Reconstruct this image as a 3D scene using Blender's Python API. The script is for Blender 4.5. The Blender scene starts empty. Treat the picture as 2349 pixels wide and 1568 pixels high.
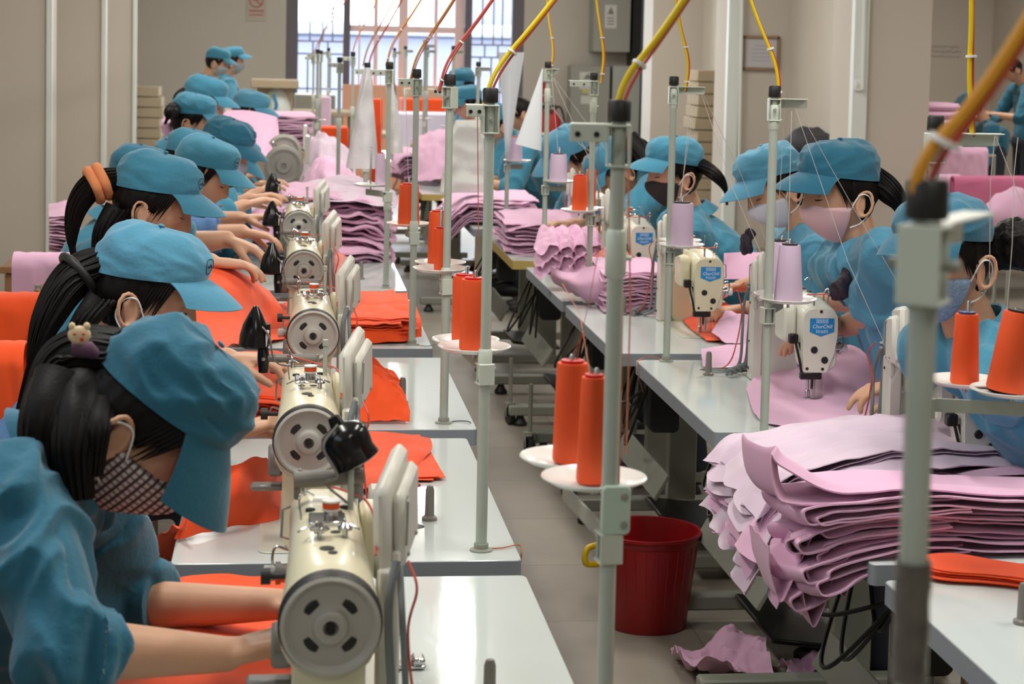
import bpy, bmesh, math, random
import numpy as np
from mathutils import Vector, Matrix, noise

random.seed(7)
PI = math.pi
SC = bpy.context.scene
COL = SC.collection

# ------------------------------------------------------------------ camera
F, W, H = 4320.0, 2349, 1568
YAW, PITCH, ROLL, CYP, EYE = 6.8633, 4.08, 1.24, 414.35, 1.69
_a, _p, _r = map(math.radians, (YAW, PITCH, ROLL))
_f = Vector((math.sin(_a) * math.cos(_p), math.cos(_a) * math.cos(_p), -math.sin(_p)))
_rt = Vector((math.cos(_a), -math.sin(_a), 0))
_up = _rt.cross(_f)
_R = _rt * math.cos(_r) + _up * math.sin(_r)
_U = -_rt * math.sin(_r) + _up * math.cos(_r)
cam = bpy.data.cameras.new('camera')
cam.sensor_width = 36
cam.lens = F / W * 36
cam.shift_y = -(H / 2 - CYP) / W
cam.clip_start = .05
cam.clip_end = 100
cam.dof.use_dof = True
cam.dof.focus_distance = 4.2
cam.dof.aperture_fstop = 9
co = bpy.data.objects.new('camera', cam)
COL.objects.link(co)
m = Matrix((_R, _U, -_f)).transposed().to_4x4()
m.translation = (0, 0, EYE)
co.matrix_world = m
SC.camera = co

def _ray(x, y):
    return _f + _R * ((x - W / 2) / F) - _U * ((y - CYP) / F)
def at(x, y, Y):
    "point seen at a spot of the photo, on the wall-parallel plane at distance Y"
    d = _ray(x, y)
    return d * (Y / d.y) + Vector((0, 0, EYE))
def on(x, y, z=.76):
    "point seen at a spot of the photo, on the level z"
    d = _ray(x, y)
    return d * ((z - EYE) / d.z) + Vector((0, 0, EYE))

# ------------------------------------------------------------------ light
SC.view_settings.view_transform = 'Standard'
SC.view_settings.look = 'None'
SC.view_settings.gamma = 1
SC.view_settings.exposure = 0.0
SC.cycles.use_denoising = True
SC.cycles.max_bounces = 6
SC.cycles.diffuse_bounces = 3
SC.cycles.glossy_bounces = 3
SC.cycles.transmission_bounces = 5
SC.cycles.transparent_max_bounces = 10
SC.cycles.sample_clamp_indirect = 4
SC.cycles.caustics_reflective = False
SC.cycles.caustics_refractive = False
wd = bpy.data.worlds.new('daylight')
SC.world = wd
wd.use_nodes = True
wd.node_tree.nodes['Background'].inputs[0].default_value = (.86, .92, 1, 1)
wd.node_tree.nodes['Background'].inputs[1].default_value = 5

def area(name, loc, rot, sx, sy, power, col):
    l = bpy.data.lights.new(name, 'AREA')
    l.shape = 'RECTANGLE'
    l.size, l.size_y, l.energy, l.color = sx, sy, power, col
    o = bpy.data.objects.new(name, l)
    COL.objects.link(o)
    o.location, o.rotation_euler = loc, rot
    return o
LAMP_Y = [3.1, 6.7, 10.3, 13.9, 17.5]
LAMP_X = [-.6, 1.0, 2.6]
for _y in LAMP_Y:
    for _x in LAMP_X:
        area('tube_or_fill_light', (_x, _y, 3.12), (0, 0, 0), .22, 1.25, 26, (1, .965, .90))
area('tube_or_fill_light', (.7, .1, 3.12), (0, 0, 0), .22, 1.25, 14, (1, .965, .90))  # added front fill over the camera end, not a known lamp
area('window_daylight', (1.36, 21.6, 1.9), (-PI / 2, 0, 0), 2.6, 1.7, 130, (.80, .90, 1))
for _y in (8.5, 12.5, 16.5):
    area('tube_or_fill_light', (6.0, _y, 3.12), (0, 0, 0), .22, 1.25, 48, (1, .965, .90))  # added fill that brightens the side room, no fixtures hang there
# added side fill, given an invented high window in the left wall (added_window)
area('side_fill', (-2.0, 1.2, 2.75), (0, -math.radians(70), 0), 1.0, 5.0, 14, (.80, .90, 1))

# ------------------------------------------------------------------ materials
def lin(c):
    return tuple(((v / 255) / 12.92 if v / 255 <= .04045 else ((v / 255 + .055) / 1.055) ** 2.4) for v in c[:3]) + (1,)
_mats = {}
def mat(name, col, rough=.5, metal=0, bump=None, var=None, **kw):
    """bump=(scale, strength, distance); var=(scale, amount)"""
    if name in _mats:
        return _mats[name]
    m = bpy.data.materials.new(name)
    m.use_nodes = True
    nt = m.node_tree
    b = nt.nodes['Principled BSDF']
    c = lin(col)
    b.inputs['Base Color'].default_value = c
    b.inputs['Roughness'].default_value = rough
    b.inputs['Metallic'].default_value = metal
    for k, v in kw.items():
        b.inputs[k.replace('_', ' ')].default_value = v
    tc = nt.nodes.new('ShaderNodeTexCoord')
    if bump:
        n = nt.nodes.new('ShaderNodeTexNoise')
        n.inputs['Scale'].default_value = bump[0]
        n.inputs['Detail'].default_value = 4
        nt.links.new(tc.outputs['Object'], n.inputs['Vector'])
        bp = nt.nodes.new('ShaderNodeBump')
        bp.inputs['Strength'].default_value = bump[1]
        bp.inputs['Distance'].default_value = bump[2]
        nt.links.new(n.outputs['Fac'], bp.inputs['Height'])
        nt.links.new(bp.outputs['Normal'], b.inputs['Normal'])
    if var:
        n = nt.nodes.new('ShaderNodeTexNoise')
        n.inputs['Scale'].default_value = var[0]
        n.inputs['Detail'].default_value = 3
        nt.links.new(tc.outputs['Object'], n.inputs['Vector'])
        mx = nt.nodes.new('ShaderNodeMix')
        mx.data_type = 'RGBA'
        k = var[1]
        mx.inputs[6].default_value = tuple(max(0, v * (1 - k)) for v in c[:3]) + (1,)
        mx.inputs[7].default_value = tuple(min(1, v * (1 + k)) for v in c[:3]) + (1,)
        nt.links.new(n.outputs['Fac'], mx.inputs[0])
        nt.links.new(mx.outputs[2], b.inputs['Base Color'])
    _mats[name] = m
    return m

M = {}
M['wall'] = mat('wall_paint', (204, 195, 183), .85, bump=(60, .15, .002), var=(.8, .035))
M['ceil'] = mat('ceiling_paint', (225, 222, 212), .9)
M['trimw'] = mat('white_strip', (228, 234, 228), .55)
M['table'] = mat('laminate_top', (212, 220, 218), .09, var=(3, .02), bump=(11, .16, .002))
M['tedge'] = mat('laminate_edge', (150, 158, 166), .5)
M['tedgey'] = mat('yellow_edge', (196, 170, 96), .5)
M['steel'] = mat('grey_painted_steel', (148, 150, 138), .45, var=(6, .08))
M['pole'] = mat('pole_enamel', (176, 184, 172), .35, var=(25, .07))
M['bracket'] = mat('bracket_enamel', (202, 210, 196), .3)
M['rubber'] = mat('black_rubber', (30, 29, 28), .5)
M['black'] = mat('black_plastic', (14, 14, 16), .18)
M['dark'] = mat('dark_metal', (48, 46, 46), .35, .6)
M['chrome'] = mat('chrome', (200, 200, 200), .18, 1)
M['cream'] = mat('machine_cream', (224, 217, 186), .34, var=(5, .03), Coat_Weight=.15)
M['ivory'] = mat('machine_ivory', (222, 222, 208), .34, Coat_Weight=.15)
M['wheel'] = mat('wheel_grey', (176, 173, 164), .45, .1)
M['panel'] = mat('panel_white', (216, 214, 204), .35)
M['white'] = mat('white_plastic', (236, 236, 232), .3)
M['plate'] = mat('spool_plate', (232, 232, 226), .2)
M['othr'] = mat('orange_thread', (236, 84, 28), .6, bump=(500, .3, .001))
M['pthr'] = mat('lilac_thread', (214, 190, 214), .6, bump=(500, .3, .001))
M['cone'] = mat('spool_core_red', (196, 30, 28), .4)
M['bluecore'] = mat('spool_core_blue', (50, 80, 130), .4)
M['yel'] = mat('yellow_cable', (232, 200, 20), .35)
M['red'] = mat('red_wire', (200, 78, 62), .45)
M['orc'] = mat('orange_cable', (216, 150, 40), .4)
M['gcab'] = mat('grey_cable', (120, 126, 128), .5)
M['string'] = mat('white_thread', (226, 220, 214), .7)
M['ostring'] = mat('orange_string', (206, 120, 80), .7)
M['orange'] = mat('orange_cloth', (250, 82, 14), .8, bump=(900, .25, .0008), Sheen_Weight=.2)
M['pink'] = mat('pink_cloth', (232, 184, 214), .85, bump=(900, .25, .0008), Sheen_Weight=.2)
M['pink2'] = mat('pale_pink_cloth', (230, 208, 226), .85, bump=(900, .25, .0008), Sheen_Weight=.2)
M['teal'] = mat('blue_cotton', (58, 132, 160), .85, bump=(120, .3, .004), var=(9, .07), Sheen_Weight=.25)
M['teal2'] = mat('faded_blue_cotton', (78, 146, 176), .85, bump=(120, .3, .004), var=(9, .06), Sheen_Weight=.25)
M['dteal'] = mat('deep_blue_cotton', (30, 102, 128), .85, bump=(120, .3, .004), var=(9, .07), Sheen_Weight=.25)
M['skin'] = mat('skin', (206, 158, 128), .5, bump=(220, .1, .001), var=(12, .05), Subsurface_Weight=.06)
M['hair'] = mat('black_hair', (16, 12, 11), .5, bump=(160, .3, .002), Specular_IOR_Level=.16)
M['trou'] = mat('dark_trousers', (40, 44, 58), .85)
M['lips'] = mat('lips', (168, 84, 80), .5)
M['eye'] = mat('eye_dark', (20, 14, 12), .2)

M['wood'] = mat('frame_wood', (150, 124, 100), .5)
M['cab'] = mat('cabinet_grey', (160, 158, 148), .5)
M['cab2'] = mat('cabinet_pale', (176, 176, 168), .5)
# ------------------------------------------------------------------ mesh building
class MB:
    def __init__(s):
        s.v, s.f, s.mi = [], [], []
        s.M = Matrix.Identity(4)
        s.cur = 0
    def tf(s, mtx=None):
        s.M = mtx if mtx is not None else Matrix.Identity(4)
        return s
    def add(s, vs, fs):
        n = len(s.v)
        s.v += [s.M @ Vector(p) for p in vs]
        s.f += [tuple(i + n for i in f) for f in fs]
        s.mi += [s.cur] * len(fs)
        return s
    def box(s, c, d, ch=0, rot=None):
        cx, cy, cz = c
        hx, hy, hz = (k / 2 for k in d)
        ch = min(ch, hx * .98, hy * .98, hz * .98)
        vs = []
        if ch <= 0:
            vs = [(x * hx, y * hy, z * hz) for x in (-1, 1) for y in (-1, 1) for z in (-1, 1)]
            fs = [(0, 1, 3, 2), (4, 6, 7, 5), (0, 4, 5, 1), (2, 3, 7, 6), (0, 2, 6, 4), (1, 5, 7, 3)]
        else:
            idx = {}
            for x in (-1, 1):
                for y in (-1, 1):
                    for z in (-1, 1):
                        for a in range(3):
                            p = [x * (hx - ch), y * (hy - ch), z * (hz - ch)]
                            p[a] = (x * hx, y * hy, z * hz)[a]
                            idx[(x, y, z, a)] = len(vs)
                            vs.append(tuple(p))
            fs = []
            for a in range(3):
                for sg in (-1, 1):
                    b, c2 = [(1, 2), (0, 2), (0, 1)][a]
                    q = []
                    for u, w in ((-1, -1), (1, -1), (1, 1), (-1, 1)):
                        k = [0, 0, 0]
                        k[a], k[b], k[c2] = sg, u, w
                        q.append(idx[(k[0], k[1], k[2], a)])
                    if (sg > 0) == (a == 1):
                        q = q[::-1]
                    fs.append(tuple(q))
            for a in range(3):
                b, c2 = [(1, 2), (0, 2), (0, 1)][a]
                for u in (-1, 1):
                    for w in (-1, 1):
                        q = []
                        for t, ax in ((-1, b), (1, b), (1, c2), (-1, c2)):
                            k = [0, 0, 0]
                            k[a], k[b], k[c2] = t, u, w
                            q.append(idx[(k[0], k[1], k[2], ax)])
                        fs.append(tuple(q))
            for x in (-1, 1):
                for y in (-1, 1):
                    for z in (-1, 1):
                        fs.append(tuple(idx[(x, y, z, a)] for a in range(3)))
        R = rot if rot is not None else Matrix.Identity(3)
        vs = [tuple(R @ Vector(p) + Vector((cx, cy, cz))) for p in vs]
        return s.add(vs, fs)
    def tube(s, pts, r, n=10, closed=False, caps=True, flat=1.0, flatdir=None):
        pts = [Vector(p) for p in pts]
        k = len(pts)
        rs = r if isinstance(r, (list, tuple)) else [r] * k
        vs = []
        ref = None
        for i, p in enumerate(pts):
            a = pts[(i - 1) % k] if (closed or i > 0) else p
            b = pts[(i + 1) % k] if (closed or i < k - 1) else p
            t = (b - a)
            t = t.normalized() if t.length > 1e-9 else Vector((0, 0, 1))
            if ref is None:
                ref = Vector(flatdir) if flatdir is not None else (Vector((0, 0, 1)) if abs(t.z) < .9 else Vector((1, 0, 0)))
            u = ref - t * ref.dot(t)
            u.normalize()
            ref = u
            w = t.cross(u)
            for j in range(n):
                an = 2 * PI * j / n
                vs.append(p + u * (math.cos(an) * rs[i] * flat) + w * (math.sin(an) * rs[i]))
        fs = []
        for i in range(k if closed else k - 1):
            i2 = (i + 1) % k
            for j in range(n):
                j2 = (j + 1) % n
                fs.append((i * n + j, i * n + j2, i2 * n + j2, i2 * n + j))
        if caps and not closed:
            fs.append(tuple(range(n - 1, -1, -1)))
            fs.append(tuple((k - 1) * n + j for j in range(n)))
        return s.add(vs, fs)
    def cyl(s, a, b, r, n=16, r2=None):
        return s.tube([a, b], [r, r if r2 is None else r2], n)
    def lathe(s, prof, c=(0, 0, 0), axis=(0, 0, 1), n=24):
        ax = Vector(axis).normalized()
        q = Vector((0, 0, 1)).rotation_difference(ax).to_matrix()
        vs = []
        for r, z in prof:
            for j in range(n):
                an = 2 * PI * j / n
                vs.append(q @ Vector((r * math.cos(an), r * math.sin(an), z)) + Vector(c))
        fs = []
        k = len(prof)
        for i in range(k - 1):
            for j in range(n):
                j2 = (j + 1) % n
                fs.append((i * n + j, i * n + j2, (i + 1) * n + j2, (i + 1) * n + j))
        if prof[0][0] > 1e-6:
            fs.append(tuple(range(n - 1, -1, -1)))
        if prof[-1][0] > 1e-6:
            fs.append(tuple((k - 1) * n + j for j in range(n)))
        return s.add(vs, fs)
    def prism(s, poly, z0, z1, ax='z', ch=0):
        """poly in the plane normal to ax, extruded z0..z1"""
        n = len(poly)
        def P(u, v, w):
            return {'z': (u, v, w), 'y': (u, w, v), 'x': (w, u, v)}[ax]
        if ch > 0:
            cx = sum(p[0] for p in poly) / n
            cy = sum(p[1] for p in poly) / n
            def sh(p):
                d = Vector((p[0] - cx, p[1] - cy))
                L = max(d.length, 1e-6)
                k = max(0, (L - ch) / L)
                return (cx + d.x * k, cy + d.y * k)
            inn = [sh(p) for p in poly]
            rings = [(inn, z0), (poly, z0 + ch), (poly, z1 - ch), (inn, z1)]
        else:
            rings = [(poly, z0), (poly, z1)]
        vs = [P(p[0], p[1], w) for r_, w in rings for p in r_]
        fs = []
        for i in range(len(rings) - 1):
            for j in range(n):
                j2 = (j + 1) % n
                fs.append((i * n + j, i * n + j2, (i + 1) * n + j2, (i + 1) * n + j))
        fs.append(tuple(range(n - 1, -1, -1)))
        fs.append(tuple((len(rings) - 1) * n + j for j in range(n)))
        return s.add(vs, fs)
    def grid(s, fn, nu, nv, thick=0, wrapu=False):
        g = np.array([[fn(i / (nu - (0 if wrapu else 1)), j / (nv - 1)) for j in range(nv)] for i in range(nu)], float)
        def q(i, j): return (i % nu) * nv + j
        fs = [(q(i, j), q(i + 1, j), q(i + 1, j + 1), q(i, j + 1)) for i in range(nu if wrapu else nu - 1) for j in range(nv - 1)]
        if thick:
            gu = np.roll(g, -1, 0) - np.roll(g, 1, 0) if wrapu else np.gradient(g, axis=0)
            gv = np.gradient(g, axis=1)
            nn = np.cross(gu, gv)
            nn /= np.maximum(np.linalg.norm(nn, axis=2, keepdims=True), 1e-9)
            top = (g + nn * thick / 2).reshape(-1, 3)
            bot = (g - nn * thick / 2).reshape(-1, 3)
            N = nu * nv
            fs2 = fs + [tuple(k + N for k in f[::-1]) for f in fs]
            for i in range(nu if wrapu else nu - 1):
                for j in (0, nv - 1):
                    f = (q(i, j), q(i + 1, j), q(i + 1, j) + N, q(i, j) + N)
                    fs2.append(f[::-1] if j == 0 else f)
            if not wrapu:
                for j in range(nv - 1):
                    for i in (0, nu - 1):
                        f = (q(i, j), q(i, j + 1), q(i, j + 1) + N, q(i, j) + N)
                        fs2.append(f if i == 0 else f[::-1])
            return s.add([tuple(p) for p in np.vstack([top, bot])], fs2)
        return s.add([tuple(p) for p in g.reshape(-1, 3)], fs)
    def ellip(s, c, r, n=16, mtx=None):
        prof = []
        vs, fs = [], []
        R = mtx if mtx is not None else Matrix.Identity(3)
        k = n // 2
        for i in range(k + 1):
            t = PI * i / k
            for j in range(n):
                a = 2 * PI * j / n
                p = Vector((r[0] * math.sin(t) * math.cos(a), r[1] * math.sin(t) * math.sin(a), -r[2] * math.cos(t)))
                vs.append(R @ p + Vector(c))
        for i in range(k):
            for j in range(n):
                j2 = (j + 1) % n
                fs.append((i * n + j, i * n + j2, (i + 1) * n + j2, (i + 1) * n + j))
        return s.add(vs, fs)
    def mesh(s, name, mats, smooth=40):
        me = bpy.data.meshes.new(name)
        me.from_pydata([tuple(p) for p in s.v], [], s.f)
        if not isinstance(mats, (list, tuple)):
            mats = [mats]
        for m_ in mats:
            me.materials.append(m_)
        if len(mats) > 1:
            me.polygons.foreach_set('material_index', s.mi)
        bm = bmesh.new()
        bm.from_mesh(me)
        bmesh.ops.remove_doubles(bm, verts=bm.verts, dist=1e-6)
        bmesh.ops.recalc_face_normals(bm, faces=bm.faces)
        bm.to_mesh(me)
        bm.free()
        if smooth:
            me.polygons.foreach_set('use_smooth', [True] * len(me.polygons))
            me.set_sharp_from_angle(angle=math.radians(smooth))
        me.update()
        return me
    def build(s, name, mats, parent=None, smooth=40, loc=None):
        o = bpy.data.objects.new(name, s.mesh(name, mats, smooth))
        COL.objects.link(o)
        if parent is not None:
            o.parent = parent
        if loc is not None:
            o.location = loc
        return o

def thing(name, label, cat, loc=(0, 0, 0), rotz=0, group=None):
    o = bpy.data.objects.new(name, None)
    COL.objects.link(o)
    o.empty_display_size = .1
    o.location = loc
    o.rotation_euler = (0, 0, rotz)
    return tag(o, label, cat, group)
def tag(o, label, cat, group=None, kind=None):
    o['label'] = label
    o['category'] = cat
    if group: o['group'] = group
    if kind: o['kind'] = kind
    return o
def struct(o):
    o['kind'] = 'structure'
    return o
def dup(root, loc, rotz=None, label=None, group=None, skip=()):
    r = root.copy()
    COL.objects.link(r)
    r.location = loc
    if rotz is not None: r.rotation_euler = (0, 0, rotz)
    if label: r['label'] = label
    if group: r['group'] = group
    for ch in list(root.children):
        if ch.name.split('.')[0] in skip: continue
        c = ch.copy()
        COL.objects.link(c)
        c.parent = r
        for g in list(ch.children):
            d = g.copy()
            COL.objects.link(d)
            d.parent = c
    return r
def bez(p, n=16):
    "Catmull-Rom through points"
    p = [Vector(q) for q in p]
    if len(p) < 3:
        return [p[0].lerp(p[-1], i / n) for i in range(n + 1)]
    out = []
    for i in range(len(p) - 1):
        a = p[i - 1] if i else p[i] * 2 - p[i + 1]
        b, c = p[i], p[i + 1]
        d = p[i + 2] if i + 2 < len(p) else c * 2 - b
        for k in range(n):
            t = k / n
            out.append(.5 * ((2 * b) + (c - a) * t + (2 * a - 5 * b + 4 * c - d) * t * t + (3 * b - a - 3 * c + d) * t ** 3))
    out.append(p[-1])
    return out
def rotz(a): return Matrix.Rotation(a, 3, 'Z')
def rotx(a): return Matrix.Rotation(a, 3, 'X')
def roty(a): return Matrix.Rotation(a, 3, 'Y')
def rrect(w, h, r, n=5, cx=0, cy=0):
    pts = []
    for qx, qy, a0 in ((1, 1, 0), (-1, 1, PI / 2), (-1, -1, PI), (1, -1, 3 * PI / 2)):
        for i in range(n + 1):
            a = a0 + (PI / 2) * i / n
            pts.append((cx + qx * (w / 2 - r) + r * math.cos(a), cy + qy * (h / 2 - r) + r * math.sin(a)))
    return pts
# ------------------------------------------------------------------ the room
XL, XR, XLI, XRI, YB, YF, ZC = -2.09, 4.27, -1.535, 3.74, 22.0, -2.5, 3.6
def sbox(name, x0, x1, y0, y1, z0, z1, m_, ch=0):
    b = MB().box(((x0 + x1) / 2, (y0 + y1) / 2, (z0 + z1) / 2), (x1 - x0, y1 - y0, z1 - z0), ch)
    return struct(b.build(name, m_, smooth=0))
def floor_mat():
    m = mat('terrazzo_tile_floor', (150, 138, 122), .45)
    nt = m.node_tree
    b = nt.nodes['Principled BSDF']
    tc = nt.nodes.new('ShaderNodeTexCoord')
    br = nt.nodes.new('ShaderNodeTexBrick')
    br.offset = 0
    br.inputs['Color1'].default_value = lin((172, 164, 150))
    br.inputs['Color2'].default_value = lin((164, 155, 142))
    br.inputs['Mortar'].default_value = lin((142, 134, 122))
    br.inputs['Scale'].default_value = 1
    br.inputs['Mortar Size'].default_value = .003
    br.inputs['Brick Width'].default_value = .6
    br.inputs['Row Height'].default_value = .6
    nt.links.new(tc.outputs['Object'], br.inputs['Vector'])
    nz = nt.nodes.new('ShaderNodeTexNoise')
    nz.inputs['Scale'].default_value = 5
    nz.inputs['Detail'].default_value = 6
    nt.links.new(tc.outputs['Object'], nz.inputs['Vector'])
    mx = nt.nodes.new('ShaderNodeMix')
    mx.data_type = 'RGBA'
    mx.blend_type = 'MULTIPLY'
    mx.inputs[0].default_value = .35
    nt.links.new(br.outputs['Color'], mx.inputs[6])
    nt.links.new(nz.outputs['Fac'], mx.inputs[7])
    nt.links.new(mx.outputs[2], b.inputs['Base Color'])
    return m
sbox('floor', XL - .2, 7.6, YF - .2, 23.5, -.1, 0, floor_mat())
sbox('ceiling', XL - .2, 7.6, YF - .2, 22.2, ZC, ZC + .1, M['ceil'])
sbox('wall_left', XL - .15, XL, YF, YB, 0, ZC, M['wall'])
# right wall with an opening towards a side room
sbox('wall_right', XR, XR + .02, 12.3, YB, 0, ZC, M['wall'])
sbox('wall_right_near', XR + .9, XR + 1.05, YF, 9.9, 0, ZC, M['wall'])
sbox('wall_side_room', XR + .15, 7.5, 19.5, 19.65, 0, ZC, M['wall'])
sbox('wall_side_room_end', 7.5, 7.6, YF, 19.6, 0, ZC, M['wall'])
sbox('wall_front', XL - .15, 7.5, YF - .15, YF, 0, ZC, M['wall'])
for k, y in enumerate((12.4, 16.0, 19.2)):
    sbox('column_left_%d' % (k + 1), XL, XLI, y, y + .5, 0, ZC, M['wall'])
    w = at(116 + 0, 200, 12.4).x - at(107, 200, 12.4).x
    sbox('trim_%d' % (k + 1), XLI - .0, XLI + .035, y - .03, y + .012, 0, ZC, M['trimw'])
for k, y in enumerate((12.2, 15.8, 19.2)):
    sbox('column_right_%d' % (k + 1), XRI, XR, y, y + .5, 0, ZC, M['wall'])
    if k < 2:
        sbox('trim_%d' % (k + 4), XRI - .015, XRI + .085, y - .05, y + .02, 0, ZC, M['trimw'])
# back wall around the window opening
WX0, WX1, WZ0, WZ1 = -.02, 2.75, .86, 2.62
sbox('wall_back', XL - .15, WX0, YB, YB + .2, 0, ZC, M['wall'])
sbox('wall_back_right', WX1, XR + .15, YB, YB + .2, 0, ZC, M['wall'])
sbox('wall_back_below', WX0, WX1, YB, YB + .2, 0, WZ0, M['wall'])
sbox('wall_back_above', WX0, WX1, YB, YB + .2, WZ1, ZC, M['wall'])
M['wframe'] = mat('window_steel', (112, 104, 112), .5)
M['grille'] = mat('window_grille', (150, 150, 165), .5)
M['pframe'] = mat('pink_window_frame', (255, 222, 220), .5)  # base lightened to stand in for the glow of the backlit window
M['glass'] = mat('window_glass', (255, 255, 255), .02, Transmission_Weight=1.0, IOR=1.02, Alpha=.25)
win = MB()
for x0, x1 in ((WX0, WX0 + .14), (.64, .72), (2.06, 2.14), (WX1 - .14, WX1)):
    win.box(((x0 + x1) / 2, YB + .06, (WZ0 + WZ1) / 2), (x1 - x0, .12, WZ1 - WZ0), .005)
for z in (WZ0 + .03, WZ1 - .03):
    win.box(((WX0 + WX1) / 2, YB + .06, z), (WX1 - WX0, .11, .06), .005)
wo = struct(win.build('window_1', M['wframe'], smooth=0))
g = MB()
def gbar(x0, z0, x1, z1, t=.010):
    g.cyl((x0, YB + .02, z0), (x1, YB + .02, z1), t, 6)
for xa, xb in ((WX0 + .14, .64), (2.14, WX1 - .14)):
    w = xb - xa
    for z in (1.555, 1.70, 1.15):
        gbar(xa, z, xb, z)
    for k in (.22, .5, .72):
        gbar(xa + w * k, WZ0, xa + w * k, 1.555)
        gbar(xa + w * (k + .04), 1.70, xa + w * (k + .04), WZ1)
    for k in (.33, .66):
        gbar(xa + w * k, 1.555, xa + w * k, 1.70)
g.build('grille', M['grille'], wo)
g = MB()
for xa in (.72, 1.13, 1.62):
    pass
for x, t in ((1.02, .05), (1.34, .11), (1.72, .04), (2.0, .11), (.83, .02)):
    g.box((x, YB + .10, (WZ0 + WZ1) / 2), (t, .05, WZ1 - WZ0), .004)
g.box((1.39, YB + .10, 1.86), (1.34, .044, .075), .004)
g.box((1.39, YB + .10, .97), (1.34, .040, .22), .004)
g.build('sash', M['pframe'], wo)
g = MB().box(((WX0 + WX1) / 2, YB + .14, (WZ0 + WZ1) / 2), (WX1 - WX0, .006, WZ1 - WZ0))
g.build('pane', M['glass'], wo, smooth=0)
w2 = MB()  # made-up window out of view, added to house the side fill light
for y in (-1.3, .37, 2.03, 3.7):
    w2.box((XL + .03, y, 2.75), (.06, .06, 1.06), .004)
for z in (2.25, 3.25):
    w2.box((XL + .03, 1.2, z), (.055, 5.06, .06), .004)
w2o = struct(w2.build('added_window', M['wframe'], smooth=0))
MB().box((XL + .012, 1.2, 2.75), (.012, 4.98, .98)).build('pane', mat('fill_pane', (220, 232, 255), .3, Emission_Color=(.8, .9, 1, 1), Emission_Strength=1.0), w2o)  # glowing pane of the added window, extra fill from the left
# what stands outside the window: a low wall and buildings in haze
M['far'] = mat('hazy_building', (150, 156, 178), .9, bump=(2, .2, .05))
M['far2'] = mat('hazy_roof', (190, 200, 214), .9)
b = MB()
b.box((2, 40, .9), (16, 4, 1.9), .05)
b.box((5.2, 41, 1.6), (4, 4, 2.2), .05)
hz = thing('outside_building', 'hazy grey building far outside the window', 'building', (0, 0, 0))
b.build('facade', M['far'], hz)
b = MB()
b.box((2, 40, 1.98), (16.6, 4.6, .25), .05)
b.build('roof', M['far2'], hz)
struct(MB().box((4, 46, -.3), (60, 46, .1)).build('ground', mat('outside_ground', (190, 190, 190), .9), smooth=0))
# ceiling tube fixtures above the rows
M['tube'] = mat('lit_tube', (255, 250, 240), .5, Emission_Color=(1, .96, .9, 1), Emission_Strength=6.0)
fx = None
for _y in LAMP_Y:
    for _x in LAMP_X:
        if fx is None:
            fx = thing('ceiling_light', 'white twin tube ceiling light hung over the sewing rows', 'light', (_x, _y, 3.14), 0, 'tube lights over the sewing rows')
            MB().box((0, 0, .045), (.2, 1.3, .05), .008).build('housing', M['white'], fx)
            for sx in (-1, 1):
                MB().cyl((sx * .05, -.6, .0), (sx * .05, .6, .0), .013, 10).build('tube', M['tube'], fx)
            for sy in (-.5, .5):
                MB().cyl((0, sy, .06), (0, sy, .455), .004, 6).build('hanger', M['steel'], fx)
        else:
            dup(fx, (_x, _y, 3.14))
dup(fx, (.7, .1, 3.14), None, 'added twin tube fill light above the camera end of the hall')  # fixture added out of view to go with the front fill
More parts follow.
